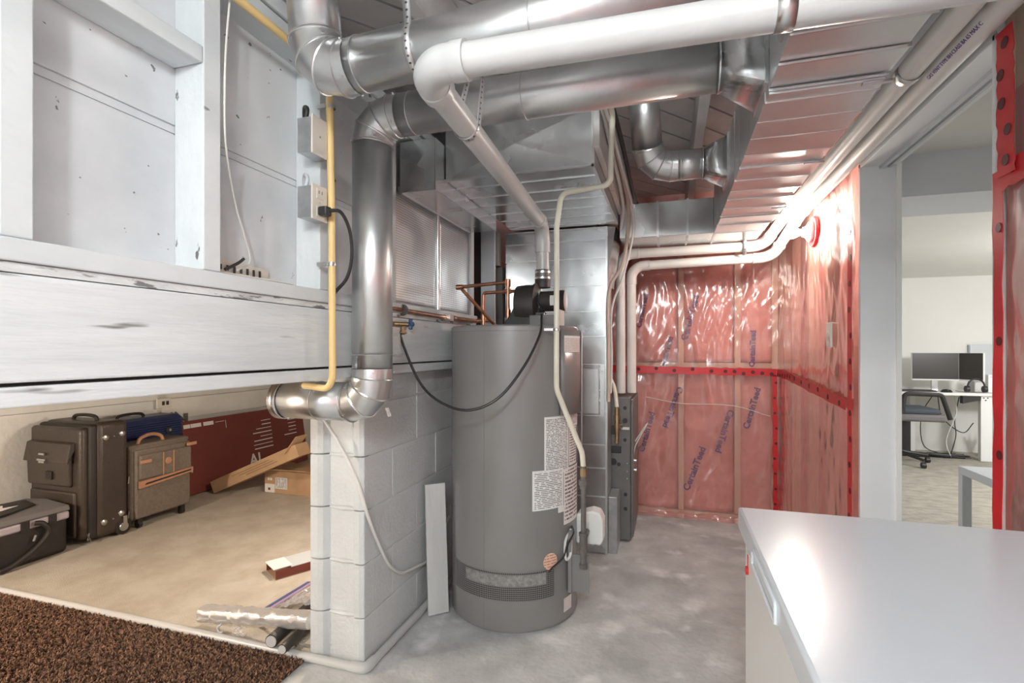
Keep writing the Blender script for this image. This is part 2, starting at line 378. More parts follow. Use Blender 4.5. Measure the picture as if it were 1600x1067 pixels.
# crawlspace walls
wc = struct(B(-4.05, -3.95, -2.5, 5.4, 0, 1.156).obj('wall_crawlspace', 'crawl_wall', smooth=False), 'rough white concrete wall at the back of the crawlspace')
MB().prism([(-3.955, .79), (-3.915, .80), (-3.91, 1.15), (-3.955, 1.15)], 'y', -2.5, 3.02).obj('ledge', 'crawl_wall', wc, smooth=False)
MB().prism([(-3.955, .62), (-3.90, .63), (-3.895, .80), (-3.955, .80)], 'y', 3.04, 5.3).obj('ledge', 'crawl_wall', wc, smooth=False)
struct(B(-3.95, -1.1, 5.2, 5.3, 0, 1.156).obj('wall_crawlspace_end', 'crawl_wall', smooth=False), 'end wall of the crawlspace behind the block pier')
struct(B(-4.05, -1.16, -2.5, -2.4, 0, 1.156).obj('wall_crawlspace_near', 'crawl_wall', smooth=False), 'near end wall of the crawlspace')
# block stub wall
sw = struct(B(-1.325, -1.1035, 1.69, 3.84, 0, 1.10).obj('wall_block', 'mortar', smooth=False), 'grey painted concrete block stub wall carrying the sill')
zs = [0.0, .188, .391, .595, .80, 1.0]
def endblock(z0, z1, ylen):
    x0, x1, y0 = -1.34, -1.10, 1.65
    prof = [(x0, y0), (-1.305, y0), (-1.285, y0 + .006), (-1.268, y0 + .024), (-1.15, y0 + .024), (-1.143, y0), (-1.118, y0 - .001), (x1, y0 + .006), (x1, ylen), (x0, ylen)]
    return MB().prism(prof, 'z', z0, z1)
for i in range(5):
    z0, z1 = zs[i] + .002, zs[i + 1] - .002
    first = 1.86 if i % 2 else 2.07
    endblock(z0, z1, first - .002).obj('block', 'grey_block', sw, smooth=False, bevel=.003)
    y = first
    while y < 3.8:
        B(-1.338, XL + R.uniform(-.0015, .001), y + .002, min(y + .404, 3.84), z0, z1).obj('block', 'grey_block', sw, smooth=False, bevel=.003); y += .406
    # bulging joint left in the hollow end
    MB().sweep([(-1.262, 1.671, zs[i + 1]), (-1.2, 1.668, zs[i + 1]), (-1.154, 1.672, zs[i + 1])], [.006, .010, .006], 8).obj('mortar_bead', 'grey_block', sw)
y = 1.66
for L in (.2, .21, .19, .205, .2, .2, .2, .2, .2, .2, .2):
    if y + L > 3.84: break
    B(-1.335, -1.102 + R.uniform(-.003, .003), y + .004, y + L - .004, 1.006, 1.106).obj('brick', 'grey_block', sw, smooth=False, bevel=.006); y += L
# back wall
wb = struct(B(-1.5, .86, YB + .10, YB + .16, 0, 2.36).obj('wall_back', 'insulation', smooth=False), 'insulated back wall behind the red plastic sheeting')
for x in (-.55, -.245, .085, .463, .70):
    B(x - .019, x + .019, YB + .012, YB + .10, .045, 2.30).obj('stud', 'pale_wood', wb, smooth=False, bevel=.002)
B(-1.3, .74, YB + .012, YB + .10, .0, .04).obj('bottom_plate', 'pale_wood', wb, smooth=False)
B(-1.3, .74, YB + .013, YB + .02, 1.075, 1.11).obj('strapping', 'pale_wood', wb, smooth=False)
# right wall with the doorway into the office
wr = struct(B(.835, .862, 2.37, 4.0, 0, 2.36).obj('wall_right', 'drywall', smooth=False), 'stud wall behind plastic with an open doorway to the office')
B(.835, .862, -2.5, 1.476, 0, 2.36).obj('drywall_panel', 'drywall', wr, smooth=False)
for y in (2.375, 2.85, 3.2, 3.60, 3.83): B(.752, .834, y, y + .04, .04, 2.35).obj('stud', 'pale_wood', wr, smooth=False, bevel=.002)
for y in (1.435, 1.40, .98, .57, .16, -.4, -1.0, -1.6): B(.7535, .834, y, y + .034, .04, 2.35).obj('stud', 'pale_wood', wr, smooth=False, bevel=.002)
B(.80, .834, 2.42, 3.84, .04, 2.35).obj('insulation_layer', 'insulation', wr, smooth=False)
B(.7515, .7525, -2.4, 1.432, .04, 1.80).obj('plywood_panel', 'plywood', wr, smooth=False)
B(.80, .834, -2.4, 1.40, 1.805, 2.35).obj('plywood_panel', 'pale_wood', wr, smooth=False)
B(.74, .862, 1.476, 2.37, 1.955, 2.36).obj('header', 'drywall', wr, smooth=False)
tr = struct(B(.735, .866, 2.352, 2.374, 0, 1.955).obj('trim_1', 'drywall', smooth=False, bevel=.003), 'grey white far jamb of the office doorway', 'door jamb')
B(.855, .872, 2.340, 2.354, 0, 1.95).obj('jamb_edge', 'white_laminate', tr, smooth=False)
struct(B(.735, .866, 1.474, 1.488, 0, 1.955).obj('trim_2', 'drywall', smooth=False, bevel=.003), 'pale near jamb of the office doorway beside the wood stud', 'door jamb')
hd = struct(B(.735, .866, 1.474, 2.374, 1.938, 1.955).obj('trim_3', 'drywall', smooth=False, bevel=.003), 'pale head trim of the office doorway', 'door trim')
B(.80, .815, 1.49, 2.35, 1.925, 1.938).obj('track', 'grey_laminate', hd, smooth=False); B(.83, .84, 1.49, 2.35, 1.928, 1.938).obj('track', 'grey_laminate', hd, smooth=False)
struct(B(-1.16, .86, -2.5, -2.4, 0, 2.36).obj('wall_behind', 'sheathing', smooth=False), 'white wall of the basement opposite the back wall')
# office beyond the doorway
struct(B(.862, 5.6, -.6, 7.4, -.08, .004).obj('floor_office', 'office_carpet', smooth=False), 'beige grey carpet of the office', 'floor')
struct(B(.862, 5.6, -.6, 7.4, 2.06, 2.14).obj('ceiling_office', 'office_wall', smooth=False), 'pale ceiling of the office', 'ceiling')
struct(B(.862, 5.6, 7.2, 7.4, 0, 2.06).obj('wall_office_back', 'office_wall', smooth=False), 'white office wall behind the desk')
struct(B(5.5, 5.6, -.6, 7.2, 0, 2.06).obj('wall_office_side', 'office_wall', smooth=False), 'white side wall of the office')
struct(B(.862, 5.5, -.6, -.5, 0, 2.06).obj('wall_office_near', 'office_wall', smooth=False), 'white near wall of the office')
struct(B(.83, .862, 4.0, 7.2, 0, 2.06).obj('wall_office_left', 'office_wall', smooth=False), 'white office wall beside the doorway')
struct(B(.864, 5.5, 2.62, 3.02, 1.875, 2.06).obj('trim_4', 'office_ceiling', smooth=False), 'grey boxed bulkhead across the office ceiling', 'bulkhead')
struct(B(-1.20, -1.16, -2.5, 2.62, 2.10, 2.42).obj('wall_left_upper', 'ceiling_paint', smooth=False), 'painted header strip closing the joist bay above the stud wall')
struct(B(-1.46, -1.40, 2.6, 4.0, 1.33, 2.36).obj('wall_left_rear', 'dark_gap', smooth=False), 'recess wall behind the ductwork with shade put into its colour')  # closes the gap; near-black colour stands in for the recess shade
struct(B(-1.46, -1.16, 2.62, 2.67, 1.33, 2.36).obj('wall_left_return', 'dark_gap', smooth=False), 'return of the stud wall beside the ductwork with shade put into its colour')  # same near-black colour, painted shade of the recess
galvanised('galvanised_trunk', (.76, .77, .775), (.70, .71, .715), .30, .40, 26); MATS['galvanised_trunk'].node_tree.nodes['Principled BSDF'].inputs['Metallic'].default_value = .80
dots('strap_dots', (.62, .62, .62), (.12, .12, .12), .016, .17, .9, .4)
def ribbon(pts, wdir, wd, name, m, parent):
    P = [Vector(p) for p in pts]; W = Vector(wdir).normalized() * wd / 2; acc = [0]
    for a, b in zip(P, P[1:]): acc.append(acc[-1] + (b - a).length)
    mb = MB()
    for p, l in zip(P, acc):
        for s_, u in ((-1, 0), (1, .016)):
            mb.uv[len(mb.v)] = (u, l); mb.v.append(tuple(p + W * s_))
    mb.f = [(2 * i, 2 * i + 1, 2 * i + 3, 2 * i + 2) for i in range(len(P) - 1)]
    return mb.obj(name, m, parent, solid=.0012)
def ring_pts(c, ax, r, n=20, a0=0, a1=2 * math.pi):
    ax = Vector(ax).normalized(); u = ax.orthogonal().normalized() if abs(ax.z) > .5 else Vector((0, 0, 1)); v = ax.cross(u)
    return [Vector(c) + (u * math.cos(a0 + (a1 - a0) * i / n) + v * math.sin(a0 + (a1 - a0) * i / n)) * r for i in range(n + 1)]
def duct(root, pts, r, er, gores=3, n=28, m='galvanised', seams=()):
    """round sheet metal duct: straight sections, gored elbows, raised seams and screws"""
    P = [Vector(p) for p in pts]; cur = P[0]
    for i in range(1, len(P)):
        if i < len(P) - 1:
            arc = fil([P[i - 1], P[i], P[i + 1]], er, gores)[1:-1]; end = arc[0]
        else: end = P[i]
        if (end - cur).length > .002: MB().sweep([cur, end], r, n, caps=False).obj('duct_section', m, root, solid=.0015)
        if i < len(P) - 1:
            d0 = (arc[0] - cur).normalized(); d1 = (P[i + 1] - P[i]).normalized()
            path = [arc[0] - d0 * .006] + arc + [arc[-1] + d1 * .03]
            e = MB().sweep(path, r + .0015, n, caps=False, mitre=True); rings = e.rings; eo = e.obj('elbow', m, root, sharp=.25)
            for k in range(1, len(path) - 1):
                c_ = sum(rings[k], Vector()) / n
                MB().sweep([c_ + (q - c_) * 1.012 for q in rings[k]], .0032, 6, closed=True).obj('seam_bead', m, eo)
            for k in (0, len(path) - 1):
                for j in (3, 10, 17, 24):
                    q = rings[k][j]; c_ = sum(rings[k], Vector()) / n; nn = (q - c_).normalized()
                    dd = (path[1] - path[0]).normalized() if k == 0 else -(path[-1] - path[-2]).normalized()
                    MB().cyl(q + dd * .012, q + dd * .012 + nn * .004, .0045, 8).obj('screw', 'steel', eo)
            cur = arc[-1]
    for c_, ax in seams: MB().sweep(ring_pts(c_, ax, r + .001, 28)[:-1], .0022, 6, closed=True).obj('seam_bead', m, root)
def boot(root, c0, r, x1, y0, y1, z0, z1, n=28, m='galvanised_sheet'):
    """round to rectangular take-off: circle about c0 (axis x) to a rectangle at x1"""
    vs = []; rc = [(y0, z0), (y1, z0), (y1, z1), (y0, z1)]; cy, cz = (y0 + y1) / 2, (z0 + z1) / 2
    for j in range(n):
        a = 2 * math.pi * j / n; vs.append((c0[0], c0[1] + r * math.cos(a), c0[2] + r * math.sin(a)))
    for j in range(n):
        a = 2 * math.pi * j / n + math.pi / 4; k = int(((a - math.pi / 4) / (math.pi / 2)) + .5) % 4
        ca, sa = math.cos(2 * math.pi * j / n), math.sin(2 * math.pi * j / n); s_ = 1 / max(abs(ca), abs(sa))
        q = max(-1, min(1, ca * s_ * 1.25)), max(-1, min(1, sa * s_ * 1.25))
        vs.append((x1, cy + q[0] * (y1 - y0) / 2, cz + q[1] * (z1 - z0) / 2))
    o = MB().add(vs, [(j, (j + 1) % n, n + (j + 1) % n, n + j) for j in range(n)]).obj('boot', m, root, sharp=.2, solid=.0015)
    B(x1 - .002, x1 + .006, y0 - .012, y1 + .012, z0 - .012, z1 + .012).obj('flange', m, o, smooth=False)
    MB().sweep(ring_pts(c0, (1, 0, 0), r + .002, 28)[:-1], .003, 6, closed=True).obj('seam_bead', m, o)
    return o
def sticker(root, mtx, wd, ht, m='print_barcode'):
    mb = MB().grid(lambda u, v: mtx @ Vector(((u - .5) * wd, (v - .5) * ht, 0)), 1, 1); return mb.obj('sticker', m, root, smooth=False)

# ---- upper round duct
t = thing('round_duct', 'shiny round metal duct bending up to the ceiling above the white vent pipe', 'duct', (-.9, 1.14, 1.88))
duct(t, [(-.905, 1.105, 2.352), (-.900, 1.14, 1.945), (.125, 1.14, 1.985)], .066, .085, 3, seams=[((-.76, 1.14, 1.951), (1, 0, .04)), ((-.30, 1.14, 1.969), (1, 0, .04)), ((-.902, 1.118, 2.2), (0, 0, 1))])
boot(t, (.125, 1.14, 1.985), .066, .232, 1.05, 1.23, 1.90, 2.08)
ribbon([(-.60, 1.085, 2.19), (-.60, 1.075, 2.05)] + [(-.60, 1.14 - .0675 * math.cos(a), 1.957 + .0675 * math.sin(a)) for a in [.6 - i * .3 for i in range(14)]], (1, 0, 0), .02, 'strap', 'strap_dots', t)
# ---- lower round duct with the long drop
t = thing('round_duct', 'round metal duct dropping beside the yellow pipe and elbowing under the sill', 'duct', (-.96, 1.49, .97))
duct(t, [(-1.345, 1.50, 1.028), (-.958, 1.49, 1.028), (-.958, 1.49, 1.985), (.13, 1.49, 1.985)], .066, .085, 3,
     seams=[((-.80, 1.49, 1.985), (1, 0, 0)), ((-.42, 1.49, 1.985), (1, 0, 0)), ((-.958, 1.49, 1.19), (0, 0, 1)), ((-1.17, 1.495, 1.028), (1, 0, 0))])
MB().sweep([(-1.345, 1.50, 1.028), (-1.312, 1.50, 1.028)], .0695, 28, caps=False).obj('end_collar', 'steel', t, solid=.002)
bt = boot(t, (.13, 1.49, 1.985), .066, .232, 1.40, 1.58, 1.885, 2.085)
sticker(bt, frame((.45, .9, 0), (.3, -.1, 1), (.175, 1.412, 2.04)), .05, .045)
sticker(t, frame((0, 1, 0), (-.35, 0, .9), (-.888, 1.475, 1.0)), .022, .03)
# ---- small duct behind
t = thing('round_duct', 'short round metal duct curving from the ceiling into the trunk side', 'duct', (-.02, 2.35, 1.95))
duct(t, [(-.105, 2.16, 2.30), (-.085, 2.35, 2.02), (.15, 2.35, 2.02)], .063, .10, 3, seams=[((.05, 2.35, 2.02), (1, 0, 0))])
MB().cyl((-.105, 2.16, 2.30), (-.11, 2.12, 2.358), .060, 24, caps=False).obj('duct_section', 'galvanised', t)
bt = boot(t, (.14, 2.35, 2.02), .063, .232, 2.27, 2.43, 1.93, 2.10)
sticker(bt, frame((.5, .9, 0), (.2, -.1, 1), (.19, 2.285, 2.055)), .045, .045)
# ---- main supply trunk along the right side
t = thing('trunk_duct', 'long rectangular sheet metal trunk duct under the ceiling beside paired pipes', 'duct', (.36, 1.6, 1.845))
ys = [-2.3, -1.6, -.9, -.3, .2, .55, .80, .98, 1.156, 1.271, 1.388, 1.435, 1.554, 1.676, 1.814, 1.941, 2.07, 2.20, 2.33, 2.47, 2.62, 2.78, 2.98]
for i, (a, b) in enumerate(zip(ys, ys[1:])):
    dz = R.uniform(-.0025, .0025) + (.012 if b <= 1.388 else 0)
    tilt = R.uniform(-.003, .003)
    MB().prism([(a + .004, 1.845 + dz - tilt), (b - .001, 1.845 + dz + tilt), (b - .001, 2.11), (a + .004, 2.11)], 'x', .236 + R.uniform(0, .003), .492 + R.uniform(-.004, .004)).obj('duct_panel', 'galvanised_trunk', t, smooth=False, bevel=.0015, seg=1)
    B(.237, .491, b - .0025, b + .0015, 1.8415 + dz, 1.850).obj('seam', 'steel', t, smooth=False)
for y in (1.39, 1.93, 2.5): B(.44, .50, y, y + .012, 1.838, 1.843).obj('bracket', 'steel', t, smooth=False)
# ---- cross duct at the back feeding the trunk
t = thing('cross_duct', 'rectangular sheet metal cross duct turning into the trunk near the back wall', 'duct', (.1, 3.2, 1.85))
for a, b in ((-.275, -.06), (-.06, .10), (.10, .245)):
    B(a + .001, b - .001, 3.0, 3.42, 1.853, 2.05).obj('duct_panel', 'galvanised_sheet', t, smooth=False, bevel=.002, seg=1)
    B(b - .006, b + .006, 2.994, 3.426, 1.848, 2.055).obj('seam', 'galvanised', t, smooth=False)
prof = [(.245, 3.42), (.245, 3.0)] + [(.245 + .0, 2.99)] + [(.492, 2.985), (.492, 3.25)] + [(.492 - .17 * math.sin(a), 3.25 + .17 * (1 - math.cos(a))) for a in (.5, 1.0, 1.5)]
MB().prism(prof, 'z', 1.853, 2.08).obj('corner_elbow', 'galvanised_sheet', t, smooth=False)
# ---- return trunk and drop
t = thing('return_plenum', 'wide dull sheet metal return plenum box under the ceiling above the heater', 'duct', (-.6, 2.5, 1.935))
MB().box(-.924, -.287, 2.0, 3.20, 1.938, 2.175).obj('plenum_box', 'galvanised_sheet', t, smooth=False, bevel=.002, seg=1)
MB().add([(-.92, 1.9985, 1.94), (-.29, 1.9985, 1.94), (-.29, 1.9985, 2.17), (-.92, 1.9985, 2.17), (-.605, 1.985, 2.055)], [(0, 1, 4), (1, 2, 4), (2, 3, 4), (3, 0, 4)]).obj('cross_broken_face', 'galvanised_sheet', t, smooth=False)
for y in (2.12, 2.27, 2.42, 2.58, 2.74, 2.90): B(-.923, -.288, y - .0022, y + .0018, 1.9342, 1.939).obj('seam', 'galvanised', t, smooth=False)
B(-.93, -.282, 1.992, 2.004, 1.932, 1.94).obj('edge_flange', 'galvanised', t, smooth=False); B(-.292, -.28, 1.992, 3.0, 1.932, 2.175).obj('edge_flange', 'galvanised', t, smooth=False)
t = thing('side_plenum', 'lower sheet metal side box joining the return plenum against the dotted foil wall', 'duct', (-1.0, 2.3, 1.872))
MB().box(-1.095, -.926, 1.91, 2.68, 1.872, 2.09).obj('plenum_box', 'galvanised_sheet', t, smooth=False, bevel=.002, seg=1)
MB().add([(-1.09, 1.9085, 1.875), (-.93, 1.9085, 1.875), (-.93, 1.9085, 2.085), (-1.09, 1.9085, 2.085), (-1.01, 1.90, 1.98)], [(0, 1, 4), (1, 2, 4), (2, 3, 4), (3, 0, 4)]).obj('cross_broken_face', 'galvanised_sheet', t, smooth=False)
MB().prism([(-1.100, 1.866), (-1.078, 1.866), (-1.078, 1.873), (-1.094, 1.873), (-1.094, 1.90), (-1.100, 1.90)], 'y', 1.905, 2.68).obj('edge_flange', 'galvanised', t, smooth=False)
B(-1.0, -.93, 2.2, 2.214, 1.864, 1.872).obj('bracket', 'steel', t, smooth=False)
t = thing('return_drop', 'tall pale sheet metal return duct standing on the floor behind the heater', 'duct', (-.66, 3.1, 0))
zz = [0.0, .17, .335, .504, .642, .815, .965, 1.118, 1.283, 1.432, 1.586, 1.747, 1.854, 1.928]
for a, b in zip(zz, zz[1:]):
    B(-.975, -.352, 3.0 + R.uniform(0, .003), 3.20, a + .001, b - .001).obj('duct_panel', 'galvanised_sheet', t, smooth=False, bevel=.0015, seg=1)
    B(-.977, -.350, 2.9960, 3.0, b - .003, b + .003).obj('seam', 'galvanised', t, smooth=False)
B(-.356, -.344, 2.992, 3.205, 0, 1.93).obj('corner_flange', 'galvanised', t, smooth=False)
MB().add([(-.352, 3.0, 1.60), (-.30, 3.02, 1.93), (-.352, 3.0, 1.93), (-.33, 3.2, 1.58), (-.28, 3.2, 1.93)], [(0, 1, 2), (0, 3, 4, 1)]).obj('gusset', 'galvanised_sheet', t, smooth=False, solid=.002)
ap = B(-.515, -.392, 2.982, 2.996, .825, 1.095).obj('access_plate', 'galvanised', t, smooth=False, bevel=.003)
B(-.385, -.36, 2.984, 2.996, .82, 1.115).obj('cleat', 'galvanised', t, smooth=False)
for z in (.85, 1.08): MB().cyl((-.373, 2.978, z), (-.373, 2.986, z), .006, 10).obj('screw', 'steel', t)
B(-.99, -.95, 2.985, 2.998, 1.555, 1.575).obj('bracket', 'steel', t, smooth=False)
# ---- things in the dark recess beside the drop
t = tag(B(-1.125, -1.08, 2.69, 2.73, 1.10, 1.93).obj('post', 'drywall', smooth=False), 'narrow pale post at the edge of the dotted foil', 'post')
t = thing('flue_stack', 'flat grey metal flue panel and dark collar in the dark recess', 'flue', (-1.0, 2.9, 1.1))
B(-1.095, -1.005, 2.88, 2.90, 1.10, 1.93).obj('panel', 'grey_laminate', t, smooth=False, bevel=.003)
MB().cyl((-1.03, 2.945, 1.72), (-1.03, 2.945, 1.93), .040, 24).obj('collar', 'furnace_grey', t)
B(-1.03, -.992, 2.985, 3.05, 1.10, 1.72).obj('panel', 'furnace_grey', t, smooth=False)
# ---- dotted foil over the stud wall
t = thing('foil_lining', 'dotted silver foil lining fixed over the stud wall above the blocks', 'wall lining', (-1.09, 2.2, 1.38))
for a, b in ((1.79, 2.255), (2.275, 2.665)):
    MB().grid(lambda u, v: (-1.088 + .006 * noise.noise((u * 3, v * 3, a)), a + (b - a) * u, 1.385 + (1.868 - 1.385) * v), 12, 12, b - a, .483).obj('foil_sheet', 'foil_dots', t, solid=.002)
B(-1.094, -1.080, 2.253, 2.277, 1.385, 1.868).obj('joint_strip', 'steel', t, smooth=False, bevel=.003)
B(-1.094, -1.078, 1.784, 1.80, 1.37, 1.87).obj('edge_strip', 'galvanised', t, smooth=False)
# ---- water heater
HX, HY, HR = -.71, 2.324, .30
t = thing('water_heater', 'tall grey cylindrical water heater with labels and a base grille', 'water heater', (HX, HY, 0))
MB().lathe([(.285, 0), (.285, .012), (HR, .014), (HR, 1.287), (HR + .003, 1.288), (HR + .003, 1.306), (HR - .004, 1.313)], (HX, HY, 0), n=72).obj('tank_jacket', 'heater_grey', t)
def patch(a0, a1, z0, z1, r, nm, m, parent=t, sx=1, sy=1, nu=14, th=0):
    f = lambda u, v: (HX + r * math.cos(math.radians(a0 + (a1 - a0) * u)), HY + r * math.sin(math.radians(a0 + (a1 - a0) * u)), z0 + (z1 - z0) * v)
    return MB().grid(f, nu, 2, sx, sy).obj(nm, m, parent, solid=th)
MB().sweep([(HX + .3 * math.cos(math.radians(-99)), HY + .3 * math.sin(math.radians(-99)), z) for z in (.02, 1.285)], .0016, 6).obj('jacket_seam', 'heater_grey', t)
g = patch(-138, -38, .143, .262, .3014, 'intake_grille', 'grille_dots', sx=.52, sy=.119, nu=40)
mat('lint', (.34, .33, .32), (.20, .195, .19), 60, rough=.9)
patch(-118, -46, .205, .252, .3019, 'lint', 'lint', g, nu=30)
patch(-48, -20, .668, .917, .3015, 'instruction_label', 'print_dense'); patch(-58.5, -27.6, .520, .690, .3016, 'table_label', 'print_table')
patch(-27, 1, .434, .682, .3014, 'warning_label', 'print_warning'); patch(-19.2, -3, .689, .87, .3018, 'warning_label', 'print_warning'); patch(-34, -26, .495, .522, .3014, 'small_label', 'paper')
patch(-20, 2, .86, .92, .3016, 'warning_label', 'print_warning')
patch(-27, -15, .05, .11, .3012, 'rating_label', 'print_pink')
ol = MB(); n_ = 28; c_a, c_z, rr_ = -42, .295, .036
ol.v = [(HX + .3016 * math.cos(math.radians(c_a)), HY + .3016 * math.sin(math.radians(c_a)), c_z)]; ol.uv[0] = (.5, .5)
for j in range(n_):
    q = 2 * math.pi * j / n_; aa = math.radians(c_a) + rr_ * math.cos(q) / .3
    ol.uv[len(ol.v)] = (.5 + .5 * math.cos(q), .5 + .5 * math.sin(q)); ol.v.append((HX + .3016 * math.cos(aa), HY + .3016 * math.sin(aa), c_z + rr_ * math.sin(q)))
ol.f = [(0, 1 + j, 1 + (j + 1) % n_) for j in range(n_)]; ol.obj('round_label', 'print_orange', t)
ch = MB()
for rr, a0, a1, z0, z1 in ((.312, -33, 2, .92, 1.295),):
    ch.grid(lambda u, v: (HX + rr * math.cos(math.radians(a0 + (a1 - a0) * u)), HY + rr * math.sin(math.radians(a0 + (a1 - a0) * u)), z0 + (z1 - z0) * v), 10, 1)
cv = ch.obj('wiring_cover', 'heater_grey', t, solid=.018)
MB().sweep([(HX + .324 * math.cos(math.radians(1)), HY + .324 * math.sin(math.radians(1)), z) for z in (.42, 1.29)], .004, 8).obj('cover_edge', 'steel', cv)
patch(-31, -6, 1.195, 1.262, .3225, 'cover_label', 'print_pink', cv, nu=8); patch(-31, -5, 1.258, 1.268, .3226, 'cover_label', 'paper', cv, nu=8)
# blower on top
b = MB().lathe([(.055, -.052), (.088, -.046), (.092, 0), (.09, .035), (.098, .037), (.098, .047), (.07, .052)], (-.632, 2.285, 1.418), 'x', 32).obj('blower_housing', 'dark_plastic', t)
MB().prism([(-.745, 1.313), (-.56, 1.313), (-.575, 1.345), (-.60, 1.41), (-.67, 1.43), (-.70, 1.37)], 'y', 2.22, 2.35).obj('blower_base', 'black_plastic', t, smooth=False, bevel=.006)
mo = MB().lathe([(.046, 0), (.047, .004), (.047, .085), (.050, .087), (.050, .108), (.042, .116)], (-.572, 2.30, 1.432), 'x', 28).obj('motor', 'dark_plastic', t)
MB().lathe([(.047, .1165), (.036, .1185), (.012, .1195)], (-.572, 2.30, 1.432), 'x', 28).obj('motor_cap', 'galv_box', mo)
MB().grid(lambda u, v: (-.52 + .022 * u, 2.30 - .0478 * math.cos((v - .5) * 1.0), 1.432 + .0478 * math.sin((v - .5) * 1.0)), 1, 6).obj('motor_label', 'paper', mo)
B(-.60, -.475, 2.19, 2.30, 1.313, 1.362).obj('control_box', 'furnace_grey', t, smooth=False, bevel=.004)
B(-.47, -.462, 2.2, 2.3, 1.30, 1.385).obj('box_lid', 'paper', t, smooth=False)
for q in range(9):
    MB().cyl((-.575, 2.245 + R.uniform(0, .05), 1.365 + R.uniform(0, .06)), (-.545, 2.24 + R.uniform(0, .05), 1.36 + R.uniform(0, .08)), .004, 6).obj('wire_lead', 'black_plastic', t)
MB().cyl((-.60, 2.235, 1.37), (-.54, 2.235, 1.37), .006, 8).obj('cable_gland', 'steel', t)
MB().lathe([(.037, 0), (.037, .045), (.034, .05)], (-.573, 2.335, 1.50), n=24).obj('outlet_collar', 'dark_plastic', t)
# gas control
gv = MB(); gv.prism([(-.412, .305), (-.30, .305), (-.288, .33), (-.288, .42), (-.305, .455), (-.34, .462), (-.412, .44)], 'y', 2.33, 2.42)
gv.obj('gas_control', 'porcelain', t, smooth=False, bevel=.01, seg=3)
B(-.40, -.35, 2.326, 2.331, .37, .412).obj('control_label', 'print_dense', t, smooth=False)
MB().sweep(spline([(-.42, 2.26, .41), (-.40, 2.2, .40), (-.425, 2.18, .35), (-.44, 2.17, .30), (-.475, 2.11, .275), (-.487, 2.10, .26)]), .004, 8).obj('ignition_lead', 'black_plastic', t)
MB().sweep(spline([(-.42, 2.24, .40), (-.435, 2.19, .36), (-.43, 2.18, .29), (-.415, 2.2, .30), (-.415, 2.22, .36)]), .006, 8).obj('sleeve', 'white_cable', t)
B(-.425, -.335, 2.215, 2.222, .135, .30).obj('burner_plate', 'heater_grey', t, smooth=False)
B(-.425, -.41, 2.2, 2.26, .135, .40).obj('burner_plate', 'heater_grey', t, smooth=False)
# ---- black iron drip leg and cream gas hose
t = thing('gas_drip_leg', 'vertical black iron gas pipe with tee and cap beside the heater', 'pipe', (-.355, 2.19, .26))
MB().cyl((-.355, 2.19, .30), (-.355, 2.19, .64), .0115, 16).obj('pipe', 'iron', t)
for z0, z1, r in ((.255, .275, .018), (.275, .33, .014), (.325, .34, .019), (.34, .40, .0175), (.395, .41, .02), (.60, .625, .016), (.618, .64, .022), (.64, .655, .014)):
    MB().cyl((-.355, 2.19, z0), (-.355, 2.19, z1), r, 16 if r < .018 else 8).obj('fitting', 'iron', t)
MB().cyl((-.355, 2.19, .37), (-.36, 2.34, .37), .011, 12).obj('branch', 'iron', t)
t = thing('gas_hose', 'cream flexible gas tube running from the ceiling down past the heater', 'hose', (-.445, 2.06, .68))
hp = fil([(-.205, 1.35, 2.12), (-.205, 1.95, 2.10), (-.222, 2.03, 1.862), (-.43, 2.08, 1.862), (-.447, 2.065, 1.72), (-.447, 2.062, 1.04), (-.36, 2.185, .76), (-.355, 2.19, .69)], [.05, .035, .035, .05, .1, .08, .05], 6)
MB().sweep(hp, .0115, 14).obj('tube', 'cream_hose', t)
MB().cyl((-.355, 2.19, .655), (-.355, 2.19, .69), .015, 8).obj('nut', 'brass', t); MB().cyl((-.355, 2.19, .685), (-.355, 2.19, .70), .013, 14).obj('collar', 'iron', t)
MB().lathe([(.013, -.006), (.015, -.004), (.015, .004), (.013, .006)], (-.447, 2.063, 1.29), n=14).obj('clip', 'steel', t); B(-.50, -.455, 2.06, 2.068, 1.286, 1.296).obj('clip_arm', 'steel', t, smooth=False)
# ---- white vent pipe of the heater
t = thing('vent_pipe', 'white plastic heater vent pipe crossing under the ducts with a big elbow', 'pipe', (-.573, 2.335, 1.5))
V0, V1, V2, V3 = Vector((-.573, 2.335, 1.56)), Vector((-.573, 2.335, 1.80)), Vector((-.462, .885, 1.758)), Vector((.725, .88, 1.728))
mid = fil([V0, V1, V2], .09, 6); e2 = fil([V1, V2, V3], .075, 8)
dA = (V2 - V1).normalized(); dB = (V3 - V2).normalized()
MB().cyl(V0, mid[1], .0305, 24).obj('pipe_length', 'pvc', t); MB().cyl(mid[-2], e2[1], .0305, 24).obj('pipe_length', 'pvc', t); MB().cyl(e2[-2], V3, .0305, 24).obj('pipe_length', 'pvc', t)
p = [mid[1] - Vector((0, 0, .04))] + mid[1:-1] + [mid[-2] + dA * .03]
MB().sweep(p, [.0355] * 2 + [.034] * (len(p) - 4) + [.0355] * 2, 26).obj('elbow', 'pvc', t)
p = [e2[1] - dA * .03, e2[1] - dA * .002] + e2[1:-1] + [e2[-2] + dB * .002, e2[-2] + dB * .03]
MB().sweep(p, [.0365, .0365] + [.0345] + [.0355] * (len(e2) - 4) + [.0345] + [.0365, .0365], 28).obj('elbow', 'pvc', t)
MB().lathe([(.035, 0), (.036, .004), (.036, .046), (.035, .05)], (-.573, 2.335, 1.535), n=24).obj('rubber_coupling', 'iron', t)
for z in (1.545, 1.573): MB().lathe([(.037, -.005), (.0375, 0), (.037, .005)], (-.573, 2.335, z), n=24, caps=False).obj('hose_clamp', 'steel', t)
sp = V1.lerp(V2, .80)
